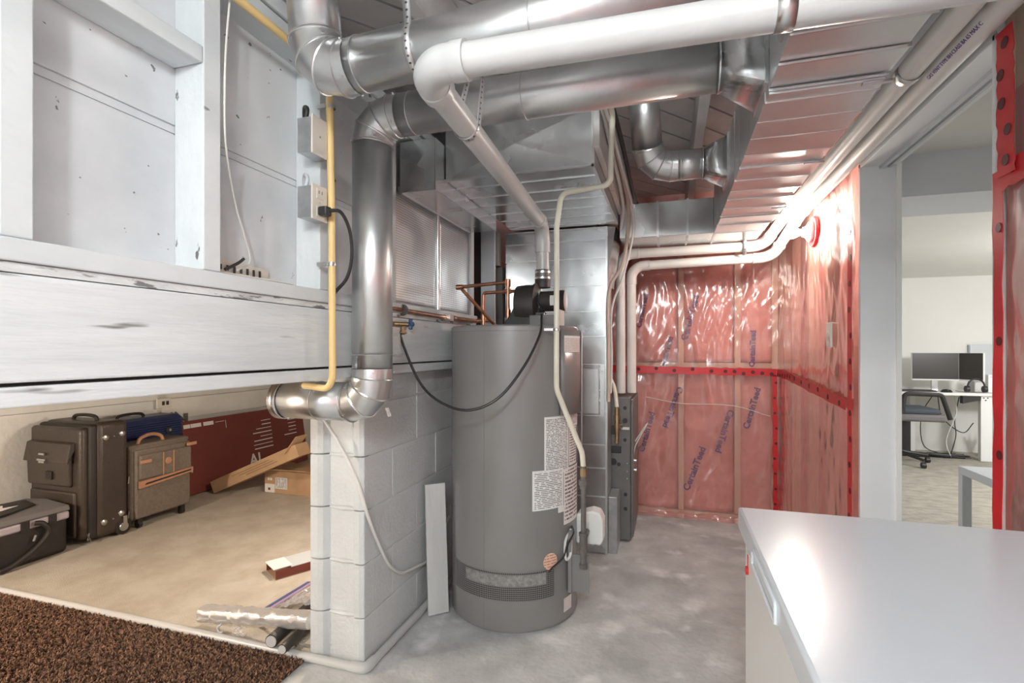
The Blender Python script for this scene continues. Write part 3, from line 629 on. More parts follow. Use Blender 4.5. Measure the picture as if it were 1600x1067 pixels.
ribbon([(sp.x - .02, sp.y + .1, 2.10), (sp.x - .012, sp.y + .06, 1.95)] + [sp + Vector((.032 * math.cos(a), .0, .033 * math.sin(a))) for a in [2.4 + i * .35 for i in range(12)]] + [(sp.x + .03, sp.y + .03, 1.88), (sp.x + .012, sp.y + .09, 2.08)], (.1, 1, 0), .02, 'strap', 'strap_dots', t)
sp2 = V2.lerp(V3, .535)
ribbon([sp2 + Vector((0, .0315 * math.cos(a), .0315 * math.sin(a))) for a in [i * .33 for i in range(20)]], (1, 0, 0), .028, 'strap', 'steel', t)
# ---- paired furnace pipes
def pvc_run(lbl, pts, rad, ext):
    t = thing('furnace_pipe', lbl, 'pipe', pts[-1])
    f = fil(pts, rad, 7); MB().sweep(f, .0295, 22).obj('pipe_length', 'pvc_grey', t)
    P = [Vector(p) for p in pts]
    for i in range(1, len(P) - 1):
        g = fil([P[i - 1], P[i], P[i + 1]], rad[i - 1], 7)[1:-1]
        a = (P[i - 1] - P[i]).normalized(); b = (P[i + 1] - P[i]).normalized()
        if a.angle(b) < 2.6:
            MB().sweep([g[0] + a * .035] + g + [g[-1] + b * .035], .0325, 22).obj('elbow', 'pvc_grey', t)
            for q, d in ((g[0] + a * .035, a), (g[-1] + b * .035, b)): MB().sweep(ring_pts(q, d, .033, 20)[:-1], .002, 6, closed=True).obj('socket_rim', 'pvc_grey', t)
    return t
t = pvc_run('white plastic furnace pipe hugging the trunk duct and dropping to the furnace', [(.612, -2.3, 1.96), (.612, 3.02, 1.948), (.535, 3.30, 1.822), (-.297, 3.30, 1.815), (-.297, 3.34, .925)], [.10, .09, .08], 0)
for y, nm in ((1.60, 'clamp'),): ribbon([(.612 + .0315 * math.cos(a), y, 1.949 + .0315 * math.sin(a)) for a in [math.pi - .3 + i * .25 for i in range(16)]], (0, 1, 0), .03, 'clamp', 'steel', t)
t = pvc_run('white plastic furnace pipe with printed lettering nearer the doorway head', [(.680, -2.3, 1.955), (.680, 3.07, 1.942), (.590, 3.355, 1.760), (-.232, 3.355, 1.745), (-.232, 3.38, .925)], [.10, .09, .08], 0)
text('pipe_print', 'GAS VENT TYPE BH CLASS IIA 65 MAX C', 'blue_print', frame((0, -1, 0), (-.62, 0, .78), (.6565, 1.60, 1.9205)), .0135, t)
for x in (.43,): ribbon([(x, 3.27, 2.0), (x, 3.268, 1.775), (x, 3.3, 1.768)], (1, 0, 0), .022, 'hanger', 'strap_dots', t)
# ---- furnace
t = thing('furnace', 'low dark grey furnace cabinet with round knockouts beside the metal drop', 'furnace', (-.5, 3.5, 0))
B(-.82, -.229, 3.226, 3.76, .012, .905).obj('cabinet', 'furnace_grey', t, smooth=False, bevel=.006)
B(-.228, -.212, 3.24, 3.75, .03, .89).obj('front_door', 'furnace_grey', t, smooth=False, bevel=.004)
for x, z, r in ((-.262, .84, .011), (-.262, .64, .011), (-.258, .30, .011), (-.258, .21, .011), (-.30, .485, .011), (-.335, .70, .03), (-.262, .76, .016), (-.335, .50, .022)):
    MB().cyl((x, 3.218, z), (x, 3.228, z), r, 18).obj('knockout', 'black_plastic', t)
B(-.345, -.285, 3.219, 3.228, .555, .60).obj('slot', 'black_plastic', t, smooth=False, bevel=.004); B(-.285, -.235, 3.220, 3.228, .705, .72).obj('label', 'paper', t, smooth=False)
for z in (.40, .445, .495): MB().cyl((-.248, 3.218, z), (-.248, 3.228, z), .004, 8).obj('screw', 'steel', t)
for z in (.44, .5): MB().cyl((-.215, 3.30, z), (-.195, 3.30, z), .012, 12).obj('latch', 'steel', t)
tag(B(-.343, -.290, 3.02, 3.216, 0, .335).obj('filter_rack', 'galv_box', smooth=False, bevel=.004), 'narrow galvanised filter rack between the drop and the furnace', 'filter rack')
t = thing('gas_valve', 'brass gas shutoff with cream tube on the furnace side', 'valve', (-.305, 3.16, .63))
MB().sweep(spline([(-.42, 3.216, 1.06), (-.365, 3.214, 1.04), (-.322, 3.19, .96), (-.305, 3.16, .85)]), .012, 12).obj('tube', 'cream_hose', t)
for z0, z1, r in ((.80, .85, .014), (.775, .80, .019), (.70, .775, .013), (.72, .755, .018), (.64, .70, .012), (.63, .645, .015)): MB().cyl((-.305, 3.16, z0), (-.305, 3.16, z1), r, 12).obj('fitting', 'brass', t)
MB().cyl((-.305, 3.16, .735), (-.28, 3.18, .735), .016, 12).obj('fitting', 'iron', t)
t = tag(MB().sweep(spline([(-.22, 3.32, .50), (-.20, 3.3, .60), (-.13, 3.30, .74), (-.205, 3.31, .62)]), .004, 6).obj('wire_loop', 'white_cable'), 'thin pale wire loop sticking out of the furnace door', 'wire')
# ---- cables along the drop
cabs = [('tan_cable', 'tan cable following the metal drop down to the furnace', [(-.235, 1.7, 2.13), (-.225, 2.3, 2.10), (-.215, 2.85, 2.02), (-.225, 2.96, 1.88), (-.255, 2.975, 1.70), (-.335, 2.985, 1.54), (-.338, 2.985, 1.2), (-.338, 2.985, .9)], .011),
        ('white_cable', 'thin pale cable sagging beside the tan cable to the furnace', [(-.225, 1.7, 2.10), (-.21, 2.3, 2.06), (-.19, 2.85, 1.98), (-.20, 2.96, 1.84), (-.25, 2.98, 1.64), (-.318, 2.99, 1.44), (-.318, 2.99, 1.15), (-.325, 3.0, .95)], .006),
        ('black_plastic', 'dark cable bundled along the joist above the drop', [(-.215, 1.6, 2.16), (-.20, 2.3, 2.13), (-.185, 2.9, 2.06), (-.175, 3.3, 2.10)], .010),
        ('white_cable', 'pale cable clipped under the joist beside the plenum', [(-.245, 1.6, 2.16), (-.24, 2.2, 2.09), (-.238, 2.8, 2.0), (-.262, 2.95, 1.90)], .008)]
for m, l, p, r in cabs: tag(MB().sweep(spline(p), r, 10).obj('cable', m), l, 'cable')
t = tag(B(-.2785, -.254, 1.95, 2.99, 1.99, 2.183).obj('hanger_board', 'ceiling_paint', smooth=False, bevel=.003), 'white painted board hung beside the return plenum', 'board')
# ---- copper pipes
t = thing('copper_piping', 'branching copper water pipes above the heater beside the dotted foil', 'pipe', (-.9, 2.3, 1.36))
cu = lambda pts, r=.009, nm='pipe': MB().sweep(fil(pts, .015, 4), r, 12).obj(nm, 'copper', t)
cu([(-1.045, 1.60, 1.37), (-1.03, 2.20, 1.362), (-1.0, 2.56, 1.362), (-.92, 2.56, 1.362)], .0105)
cu([(-.935, 2.50, 1.32), (-.935, 2.50, 1.505), (-.62, 2.50, 1.512)])
cu([(-.70, 2.26, 1.33), (-.735, 2.30, 1.36), (-.735, 2.30, 1.53), (-1.01, 2.36, 1.522), (-.86, 2.48, 1.33)])
for q, d in (((-1.04, 1.70, 1.369), (.03, 1, 0)), ((-.735, 2.30, 1.525), (0, 0, 1)), ((-1.01, 2.36, 1.522), (1, 0, 0)), ((-.80, 2.50, 1.509), (1, 0, 0)), ((-.935, 2.50, 1.38), (0, 0, 1)), ((-1.02, 2.30, 1.362), (0, 1, 0)), ((-.735, 2.30, 1.38), (0, 0, 1))):
    d = Vector(d).normalized(); MB().cyl(Vector(q) - d * .018, Vector(q) + d * .018, .0135, 14).obj('fitting', 'copper', t)
MB().cyl((-.735, 2.30, 1.315), (-.735, 2.30, 1.36), .018, 8).obj('union', 'steel', t)
MB().lathe([(.012, -.004), (.024, -.003), (.024, .003), (.012, .004)], (-1.035, 1.83, 1.368), 'y', 20).obj('escutcheon', 'iron', t)
B(-1.04, -1.0, 2.22, 2.26, 1.345, 1.378).obj('pipe_clamp', 'steel', t, smooth=False)
t = thing('stop_valve', 'brass stop valve with a dark blue handle on the painted rim board', 'valve', (-1.03, 1.82, 1.29))
MB().cyl((-1.04, 1.76, 1.308), (-1.03, 1.85, 1.310), .010, 14).obj('body', 'brass', t); MB().cyl((-1.035, 1.83, 1.275), (-1.035, 1.83, 1.31), .009, 12).obj('drain', 'brass', t); MB().lathe([(.008, 0), (.018, .006), (.018, .012)], (-1.035, 1.83, 1.268), n=12).obj('drain_cap', 'brass', t)
hd_ = MB(); 
for k in range(6): a = k * math.pi / 3; hd_.cyl((-1.022, 1.872, 1.312), (-1.022 + .0, 1.872 + .012 * math.cos(a), 1.312 + .024 * math.sin(a)), .008, 8, .006)
hd_.cyl((-1.03, 1.855, 1.31), (-1.018, 1.885, 1.312), .010, 10); hd_.obj('handle', 'blue_handle', t)
# ---- cords
tag(MB().sweep(spline([(-1.05, 1.76, 1.40), (-1.055, 1.80, 1.355), (-1.03, 1.83, 1.22), (-.96, 1.84, 1.07), (-.86, 1.83, .995), (-.74, 1.82, .972), (-.63, 1.85, 1.02), (-.55, 1.93, 1.14), (-.51, 2.03, 1.27), (-.535, 2.16, 1.345), (-.55, 2.22, 1.365)]), .0055, 10).obj('blower_power_cord', 'black_plastic'), 'long black power cord drooping from the wall to the heater blower', 'cord')
# ---- electrical on the left wall
def elbox(lbl, z0, z1, kind):
    t = thing('outlet_box', lbl, 'outlet box', (-1.03, 1.27, z0), 'metal boxes on the stud')
    B(-1.055, -1.004, 1.242, 1.322, z0 + .006, z1 - .006).obj('metal_box', 'galv_box', t, smooth=False, bevel=.002)
    p = B(-1.004, -.998, 1.238, 1.307, z0, z1).obj('cover_plate', 'ivory_plate', t, smooth=False, bevel=.002)
    MB().sweep(spline([(-1.03, 1.25, z1 - .01), (-1.025, 1.25, z1 + .02), (-1.045, 1.262, z1 + .032), (-1.06, 1.28, z1 + .01), (-1.06, 1.29, z1 - .01)]), .006, 8).obj('cable_loop', 'black_plastic' if kind == 'blank' else 'grey_laminate', t)
    MB().cyl((-.999, 1.2725, (z0 + z1) / 2), (-.9965, 1.2725, (z0 + z1) / 2), .003, 10).obj('screw', 'steel', p)
    if kind != 'blank':
        for dz in (.026, -.026):
            q = B(-.9985, -.996, 1.256, 1.289, (z0 + z1) / 2 + dz - .015, (z0 + z1) / 2 + dz + .015).obj('socket', 'ivory_plate', p, smooth=False, bevel=.001)
    else: return t
    for y in (1.266, 1.279): B(-.997, -.9955, y - .001, y + .001, (z0 + z1) / 2 + .026, (z0 + z1) / 2 + .035).obj('slot', 'ink', p, smooth=False)
    return t
elbox('metal box with a blank ivory cover plate high on the stud', 1.787, 1.902, 'blank')
elbox('metal box with an ivory duplex outlet and black plug on the stud', 1.594, 1.699, 'duplex')
t = thing('appliance_cord', 'black plug and curved cord leaving the outlet beside the yellow pipe', 'cord', (-.98, 1.27, 1.6))
B(-.996, -.965, 1.258, 1.286, 1.606, 1.634).obj('plug', 'black_plastic', t, smooth=False, bevel=.005)
MB().sweep(spline([(-.968, 1.272, 1.622), (-.945, 1.30, 1.622), (-.945, 1.345, 1.575), (-.952, 1.365, 1.50), (-.975, 1.372, 1.435), (-1.02, 1.375, 1.392), (-1.035, 1.38, 1.37)]), .0055, 10).obj('cord', 'black_plastic', t)
t = thing('gas_line', 'yellow coated gas pipe running under the top plate and down the studs', 'pipe', (-1.0, 1.318, 1.08))
MB().sweep(fil([(-1.022, -2.3, 2.085), (-1.022, 1.27, 2.078), (-1.0, 1.318, 2.03), (-.991, 1.318, 1.6), (-.991, 1.322, 1.085), (-1.16, 1.40, 1.088)], [.05, .05, .1, .05], 6), .0108, 14).obj('tube', 'yellow_gas', t)
for z in (1.955, 1.47):
    MB().lathe([(.0125, -.006), (.0135, 0), (.0125, .006)], (-.992, 1.319, z), n=16, caps=False).obj('clip', 'steel', t); B(-1.035, -1.004, 1.303, 1.312, z - .006, z + .006).obj('clip_arm', 'steel', t, smooth=False)
tag(MB().sweep(spline([(-1.042, .99, 2.09), (-1.036, .972, 1.95), (-1.036, .968, 1.83), (-1.05, .985, 1.71), (-1.10, 1.06, 1.60), (-1.10, 1.09, 1.52), (-1.09, 1.10, 1.45), (-1.06, 1.03, 1.412)]), .0026, 7).obj('loose_wire', 'white_cable'), 'thin white wire dangling down the stud bay', 'wire')
t = thing('marked_strip', 'beige angled strip with dark markings lying on the bottom plate', 'strip', (-1.1, 1.1, 1.395))
MB().add([(-1.127, .97, 1.397), (-1.127, 1.20, 1.397), (-1.12, 1.20, 1.44), (-1.12, .97, 1.45)], [(0, 1, 2, 3)]).obj('upright', 'ivory_plate', t, smooth=False, solid=.003)
MB().add([(-1.12, .97, 1.397), (-1.06, .97, 1.401), (-1.055, 1.23, 1.401), (-1.12, 1.23, 1.397)], [(0, 1, 2, 3)]).obj('flange', 'ivory_plate', t, smooth=False, solid=.003)
for k in range(9): B(-1.119, -1.1165, .985 + k * .022, .991 + k * .022, 1.412 + R.uniform(0, .008), 1.432).obj('mark', 'ink', t, smooth=False)
MB().sweep(spline([(-1.07, 1.0, 1.41), (-1.06, 1.03, 1.43), (-1.06, 1.05, 1.445)]), .004, 8).obj('tie', 'black_plastic', t)
# ---- along the floor by the blocks
t = thing('floor_pipe', 'white plastic pipe lying along the floor and turning at the block pier', 'pipe', (-1.08, 1.63, 0))
MB().sweep([(-3.9, 1.63, .017), (-1.115, 1.63, .017)], .0165, 16).obj('pipe_length', 'pvc', t); MB().sweep([(-1.078, 1.66, .017), (-1.078, 2.60, .017)], .0165, 16).obj('pipe_length', 'pvc', t)
MB().sweep(fil([(-1.14, 1.63, .019), (-1.078, 1.63, .019), (-1.078, 1.69, .019)], .02, 6), .0195, 16).obj('elbow', 'pvc', t)
tag(MB().sweep(spline([(-1.27, 1.60, 1.0), (-1.25, 1.612, .95), (-1.171, 1.622, .83), (-1.108, 1.632, .70), (-1.088, 1.655, .59), (-1.088, 1.72, .47), (-1.088, 1.81, .335), (-1.088, 1.90, .262), (-1.088, 1.97, .240), (-1.088, 2.06, .225), (-1.088, 2.14, .21), (-1.088, 2.235, .235), (-1.088, 2.40, .34)]), .0065, 8).obj('vinyl_tube', 'pvc_grey'), 'thin clear drain tube looping down the block pier', 'tube')
for k, (l, dy, h, w_) in enumerate((('narrow white board leaning against the blocks, the one against the wall', 0, .55, .11), ('white trim board leaning beside the heater in front of another board', .03, .58, .12))):
    m_ = frame((.74, .67, 0), (-.11, .04, 1), (-1.036 + k * .014, 2.135 - k * .018, h / 2 + .003))
    tag(MB().obox(m_, w_ / 2 - .012, h / 2, .007).obj('leaning_board', 'leaning_paint', smooth=False, bevel=.002), l, 'board')
# ---- carpet and rug
tag(B(-3.95, -1.345, 1.652, 5.2, .001, .009).obj('carpet', 'beige_carpet', smooth=False), 'worn beige carpet covering the crawlspace floor', 'carpet')
t = thing('rug', 'dark brown shaggy rug beside the white floor pipe', 'rug', (-2.4, 1.2, 0))
B(-3.6, -1.345, .0, 1.605, .001, .010).obj('backing', 'brown_backing', t, smooth=False)
v_, f_ = [], []; rr = random.Random(3)
x = -3.59
while x < -1.337:
    y = .02
    while y < 1.61:
        px, py = x + rr.uniform(-.005, .005), y + rr.uniform(-.005, .005); h = rr.uniform(.009, .017); lx, ly = rr.uniform(-.013, .013), rr.uniform(-.013, .013); a = rr.uniform(0, 6.3); wd = rr.uniform(.003, .0055)
        o_ = len(v_)
        for q in range(3): v_.append((px + wd * math.cos(a + q * 2.1), py + wd * math.sin(a + q * 2.1), .009))
        for q in range(3): v_.append((px + lx * .6 + wd * .8 * math.cos(a + .5 + q * 2.1), py + ly * .6 + wd * .8 * math.sin(a + .5 + q * 2.1), .009 + h * .65))
        v_.append((px + lx, py + ly, .009 + h))
        for q in range(3): e_ = (q + 1) % 3; f_.append((o_ + q, o_ + e_, o_ + 3 + e_, o_ + 3 + q)); f_.append((o_ + 3 + q, o_ + 3 + e_, o_ + 6))
        y += .0072 if y > .95 else .0105
    x += .0072
mb = MB(); mb.v = v_; mb.f = f_; po = mb.obj('pile', 'brown_pile', t, smooth=False); po['kind'] = 'stuff'
# ---- luggage
t = thing('large_suitcase', 'large black soft suitcase with front pockets beside the crawlspace wall', 'suitcase', (-3.62, 2.3, .01))
B(-3.868, -3.375, 2.215, 2.41, .03, .752).obj('shell', 'black_leather', t, bevel=.035, seg=4)
B(-3.862, -3.385, 2.185, 2.235, .035, .742).obj('zip_band', 'black_nylon', t, bevel=.02, seg=3)
fp = B(-3.868, -3.41, 2.145, 2.20, .04, .725).obj('front_panel', 'black_leather', t, bevel=.022, seg=4)
MB().prism([(2.150, .36), (2.118, .37), (2.112, .56), (2.150, .60)], 'x', -3.845, -3.475).obj('upper_pocket', 'black_leather', fp, smooth=False, bevel=.012, seg=3)
MB().prism([(2.150, .64), (2.118, .63), (2.098, .515), (2.108, .515), (2.15, .60)], 'x', -3.85, -3.455).obj('pocket_flap', 'black_leather', fp, smooth=False, bevel=.006)
B(-3.84, -3.44, 2.128, 2.152, .06, .335).obj('lower_pocket', 'black_leather', fp, bevel=.02, seg=3)
for z, w_ in ((.56, .03), (.525, .045), (.512, .03)): B(-3.66 - w_, -3.66 + w_ * .6, 2.088, 2.10, z, z + .012).obj('clasp', 'steel', fp, smooth=False, bevel=.002)
B(-3.655, -3.6, 2.106, 2.115, .41, .46).obj('badge', 'black_nylon', fp, smooth=False)
for y, z in ((2.265, .655), (2.365, .665), (2.255, .125), (2.36, .15)): MB().lathe([(.02, 0), (.018, .008), (.008, .014)], (-3.377, y, z), 'x', 18).obj('foot_stud', 'steel', t)
for y, z in ((2.315, .655), (2.31, .13)): MB().lathe([(.006, 0), (.004, .006)], (-3.377, y, z), 'x', 10).obj('rivet', 'steel', t)
wh = MB().lathe([(.03, -.018), (.05, -.014), (.05, .014), (.03, .018)], (-3.385, 2.372, .061), 'x', 24).obj('wheel', 'black_nylon', t); MB().lathe([(.028, .018), (.026, .022), (.008, .023)], (-3.385, 2.372, .061), 'x', 20).obj('hub', 'steel', wh)
B(-3.368, -3.36, 2.365, 2.39, .06, .13).obj('wheel_strut', 'steel', t, smooth=False, bevel=.003)
MB().sweep(spline([(-3.72, 2.30, .745), (-3.70, 2.30, .775), (-3.60, 2.30, .783), (-3.52, 2.30, .775), (-3.50, 2.30, .745)]), .011, 10).obj('handle', 'black_nylon', t)
for s_ in (0, .03): MB().cyl((-3.395 - s_, 2.185, .08), (-3.40 + s_, 2.178, .035), .005, 8).obj('zip_pull', 'steel', t)
t = thing('cabin_suitcase', 'small brown canvas cabin suitcase with tan leather trim', 'suitcase', (-3.47, 2.65, .01))
B(-3.60, -3.39, 2.432, 2.86, .06, .56).obj('shell', 'brown_canvas', t, bevel=.03, seg=4)
B(-3.60, -3.40, 2.428, 2.864, .535, .566).obj('top_trim', 'brown_canvas', t, bevel=.012)
fp = B(-3.395, -3.37, 2.45, 2.85, .075, .535).obj('front_panel', 'brown_canvas', t, bevel=.012, seg=3)
B(-3.375, -3.352, 2.465, 2.845, .335, .50).obj('upper_pocket', 'brown_canvas', fp, bevel=.016, seg=3)
MB().add([(-3.352, 2.46, .282), (-3.352, 2.848, .312), (-3.352, 2.848, .345), (-3.352, 2.46, .328)], [(0, 1, 2, 3)]).obj('zip_trim', 'tan_leather', fp, smooth=False, solid=.02)
MB().add([(-3.341, 2.49, .300), (-3.341, 2.83, .323), (-3.341, 2.83, .333), (-3.341, 2.50, .312)], [(0, 1, 2, 3)]).obj('zip_line', 'black_nylon', fp, smooth=False, solid=.002)
B(-3.354, -3.346, 2.62, 2.70, .34, .495).obj('centre_band', 'brown_canvas', fp, smooth=False)
for y in (2.622, 2.698): B(-3.346, -3.344, y - .004, y + .004, .34, .495).obj('stitch_band', 'tan_leather', fp, smooth=False)
MB().lathe([(.024, 0), (.02, .004)], (-3.346, 2.66, .43), 'x', 20).obj('badge', 'tan_leather', fp)
for y, z in ((2.46, .445), (2.80, .505)): B(-3.35, -3.338, y, y + .075, z, z + .022).obj('leather_tab', 'tan_leather', fp, smooth=False, bevel=.003)
MB().sweep(spline([(-3.44, 2.51, .56), (-3.44, 2.53, .598), (-3.44, 2.60, .618), (-3.44, 2.67, .60), (-3.44, 2.69, .565)]), .012, 10).obj('handle', 'tan_leather', t)
for y in (2.49, 2.80):
    for x in (-3.40, -3.56): MB().cyl((x, y - .012, .033), (x, y + .012, .033), .023, 16).obj('wheel', 'black_nylon', t); B(x - .016, x + .016, y - .016, y + .016, .04, .075).obj('wheel_fork', 'black_nylon', t, smooth=False)
for z in (.32, .09): MB().cyl((-3.41, 2.428, z), (-3.40, 2.426, z + .05), .005, 8).obj('zip_pull', 'steel', t)
B(-3.356, -3.345, 2.835, 2.848, .30, .33).obj('zip_pull', 'steel', t, smooth=False)
t = thing('ribbed_suitcase', 'dark blue ribbed hard shell suitcase standing behind the brown one', 'suitcase', (-3.77, 2.72, .01))
prof = [(-3.90, .03)]; z = .03
prof += [(-3.655, .03)]
while z < .66: prof += [(-3.642, z + .003), (-3.642, z + .010), (-3.652, z + .0135), (-3.652, z + .016)]; z += .0165
prof += [(-3.66, .69), (-3.69, .705), (-3.86, .705), (-3.90, .68)]
MB().prism(prof, 'y', 2.44, 2.995).obj('shell', 'blue_shell', t, smooth=False)
MB().prism([(p[0] - .006 if p[0] > -3.7 else p[0], p[1] - .006) for p in prof], 'y', 2.995, 3.012).obj('shell_edge', 'blue_shell', t, smooth=False)
em = MB().lathe([(.028, 0), (.028, .005), (.022, .007)], (-3.642, 2.90, .59), 'x', 24).obj('emblem', 'black_plastic', t); MB().lathe([(.012, .007), (.010, .01)], (-3.642, 2.902, .592), 'x', 16).obj('emblem_star', 'steel', em)
MB().sweep(spline([(-3.77, 2.60, .70), (-3.77, 2.62, .725), (-3.77, 2.70, .732), (-3.77, 2.78, .725), (-3.77, 2.80, .70)]), .010, 8).obj('handle', 'black_nylon', t)
t = thing('cooler_bag', 'black soft cooler bag with a lilac grey band and carry strap', 'bag', (-3.57, 1.8, .01))
B(-3.78, -3.40, 1.665, 2.075, .012, .262).obj('body', 'black_nylon', t, bevel=.025, seg=3)
B(-3.785, -3.394, 1.66, 2.08, .205, .252).obj('band', 'lilac_fabric', t, bevel=.012)
for y in (1.86, 1.99, 1.70): B(-3.393, -3.389, y - .02, y + .02, .20, .256).obj('band_tab', 'black_nylon', t, smooth=False)
ld = MB().prism([(-3.79, .255), (-3.39, .255), (-3.40, .285), (-3.60, .305), (-3.78, .29)], 'y', 1.658, 2.082).obj('lid', 'grey_fabric', t, smooth=False, bevel=.008)
MB().prism([(-3.75, 1.69), (-3.47, 1.69), (-3.45, 1.78), (-3.52, 1.98), (-3.68, 2.02), (-3.76, 1.8)], 'z', .301, .306).obj('lid_panel', 'black_nylon', ld, smooth=False)
MB().prism([(-3.72, 1.72), (-3.66, 1.90), (-3.60, 1.87), (-3.58, 1.93), (-3.55, 1.84), (-3.61, 1.80), (-3.59, 1.74), (-3.65, 1.79), (-3.67, 1.71)], 'z', .306, .308).obj('logo', 'paper', ld, smooth=False)
MB().sweep(spline([(-3.385, 1.90, .235), (-3.37, 1.93, .225), (-3.365, 1.955, .17), (-3.37, 1.90, .10), (-3.375, 1.82, .05), (-3.38, 1.78, .032), (-3.385, 1.74, .026)]), .014, 8).obj('strap', 'black_nylon', t)
MB().cyl((-3.375, 1.89, .14), (-3.375, 1.90, .17), .006, 8).obj('buckle', 'steel', t)
# ---- cartons
t = thing('flat_carton', 'long flat dark red carton with white print leaning on the crawlspace wall', 'carton', (-3.76, 3.8, .01))
fm = frame((0, 1, 0), (-.16, 0, 1), (-3.78, 3.83, .312)); MB().obox(fm, .70, .30, .03).obj('box', 'red_carton', t, smooth=False, bevel=.003)
def on(px_, py_, w_, h_, m, nm='print'): MB().obox(fm @ Matrix.Translation((px_, py_, .0305)), w_ / 2, h_ / 2, .0006).obj(nm, m, t, smooth=False)
for x0, w_ in ((-.66, .06), (-.575, .10), (-.455, .10)): on(x0, .255, w_, .032, 'paper', 'white_panel')
on(-.34, .255, .09, .004, 'paper'); on(-.28, .225, .004, .07, 'paper')
for col_x, rows in ((.10, 8), (.44, 6)):
    for q in range(rows): L_ = R.uniform(.07, .24); on(col_x + .14 - L_ / 2, .20 - q * .037, L_, .009 if q % 2 else .006, 'paper')
text('big_print', 'AL', 'paper', fm @ Matrix.Translation((-.07, -.20, .0308)), .15, t, bold=.003)
t = thing('small_carton', 'small brown carton with shipping labels under a longer box', 'carton', (-3.0, 3.6, .01))
B(-3.235, -2.72, 3.42, 3.72, .010, .195).obj('box', 'cardboard', t, smooth=False, bevel=.002)
MB().add([(-3.235, 3.42, .196), (-2.72, 3.42, .196), (-2.72, 3.30, .245), (-3.2, 3.31, .235)], [(0, 1, 2, 3)]).obj('flap', 'cardboard', t, smooth=False, solid=.004)
B(-3.225, -3.13, 3.414, 3.42, .015, .085).obj('label', 'paper', t, smooth=False); MB().grid(lambda u, v: (-3.12 + .12 * u, 3.416, .05 + .095 * v), 1, 1).obj('label', 'print_barcode', t, smooth=False)
B(-3.19, -3.17, 3.412, 3.415, .035, .055).obj('label_mark', 'red_carton', t, smooth=False)
for x in (-3.19, -3.165): B(x - .008, x + .008, 3.416, 3.42, .115, .135).obj('stamp', 'paper', t, smooth=False)
t = thing('long_carton', 'long narrow brown carton propped at a slant across the small carton', 'carton', (-3.2, 3.35, .01))
a_, b_ = Vector((-3.60, 3.31, .066)), Vector((-2.78, 3.34, .415)); m_ = frame(b_ - a_, (0, 0, 1), (a_ + b_) / 2)
MB().obox(m_, (b_ - a_).length / 2, .05, .075).obj('box', 'cardboard', t, smooth=False, bevel=.002)
for q in range(3): MB().obox(m_ @ Matrix.Translation((-.02 + q * .05, .02 - q * .018, .0755)), .20 - q * .02, .002, .0006).obj('print', 'cardboard_dark', t, smooth=False)
MB().obox(m_ @ Matrix.Translation((.42, .055, .03)) @ Matrix.Rotation(.5, 4, 'Z'), .09, .002, .07).obj('flap', 'cardboard', t, smooth=False)
tag(B(-3.1, -2.9, 3.95, 4.0, .01, .36).obj('green_carton', 'green_card', smooth=False, bevel=.002), 'green card box standing behind the slanted carton', 'carton')
t = thing('folded_bracket', 'dark folded metal bracket poking above the red carton', 'bracket', (-3.88, 3.22, .55))
for dy in (0, .035): MB().cyl((-3.87, 3.10 + dy, .69), (-3.86, 3.19 + dy, .60), .007, 6).obj('bar', 'iron', t)
B(-3.875, -3.865, 3.22, 3.245, .60, .67).obj('bar', 'iron', t, smooth=False)
t = thing('wall_socket', 'white wall socket on the crawlspace wall above the luggage', 'outlet', (-3.90, 3.06, .72))
B(-3.91, -3.895, 3.0, 3.12, .73, .81).obj('plate', 'ivory_plate', t, smooth=False, bevel=.003)
for y in (3.04, 3.075): B(-3.896, -3.893, y, y + .022, .755, .787).obj('socket', 'ink', t, smooth=False)
# ---- odds and ends beside the pier
tag(MB().prism([(-1.80, 1.80), (-1.84, 2.29), (-1.36, 2.32), (-1.36, 1.70), (-1.50, 1.69)], 'z', .010, .020).obj('carpet_offcut', 'beige_carpet', smooth=False), 'pale flat offcut board lying on the carpet under the wrapped bar', 'offcut')
t = thing('wrapped_bar', 'bubble wrapped bar lying on rods near the block pier', 'parcel', (-1.68, 1.69, .03))
def wrap(u, v):
    a = 2 * math.pi * v; k = 1.05 + .16 * noise.noise((u * 14, math.cos(a) * 2, math.sin(a) * 2)) + .07 * noise.noise((u * 80, math.cos(a) * 6, math.sin(a) * 6)); e = min(1, u / .03 + .5, (1 - u) / .03 + .5)
    return (-1.945 + .585 * u, 1.695 + .034 * k * e * math.cos(a), .060 + .062 * u + .034 * k * e * math.sin(a))
MB().grid(wrap, 60, 16).obj('bubble_wrap', 'bubble_film', t); MB().obox(frame((1, 0, .105), (0, 1, 0), (-1.655, 1.695, .091)), .275, .015, .012).obj('bar', 'grey_laminate', t, smooth=False, bevel=.003)
MB().grid(lambda u, v: (-1.74 + .07 * u, 1.66 + .012 * noise.noise((u * 9, v * 9, 2)), .012 + .05 * v), 10, 8).obj('wrap_tail', 'clear_film', t)
MB().sweep(spline([(-1.80, 1.668, .05), (-1.815, 1.662, .035), (-1.805, 1.66, .018), (-1.785, 1.66, .02)]), .005, 8).obj('tie', 'pvc', t)
for l, a_, b_, r_ in (('dark rod with a white plug end lying across the floor pipe', (-1.49, 1.61, .062), (-1.60, 2.30, .048), .026), ('dark hollow rod lying beside the plugged rod by the pier', (-1.42, 1.59, .054), (-1.50, 2.25, .040), .019)):
    t = thing('dark_rod', l, 'rod', a_, 'dark rods by the pier'); MB().cyl(a_, b_, r_, 18).obj('rod', 'dark_plastic', t)
    d_ = (Vector(a_) - Vector(b_)).normalized(); MB().cyl(a_, Vector(a_) + d_ * .003, r_ * .85, 18).obj('end_plug', 'pvc', t)
t = thing('zip_bag', 'crumpled clear zip bag with a blue seal beside the pier', 'bag', (-1.6, 1.9, .02))
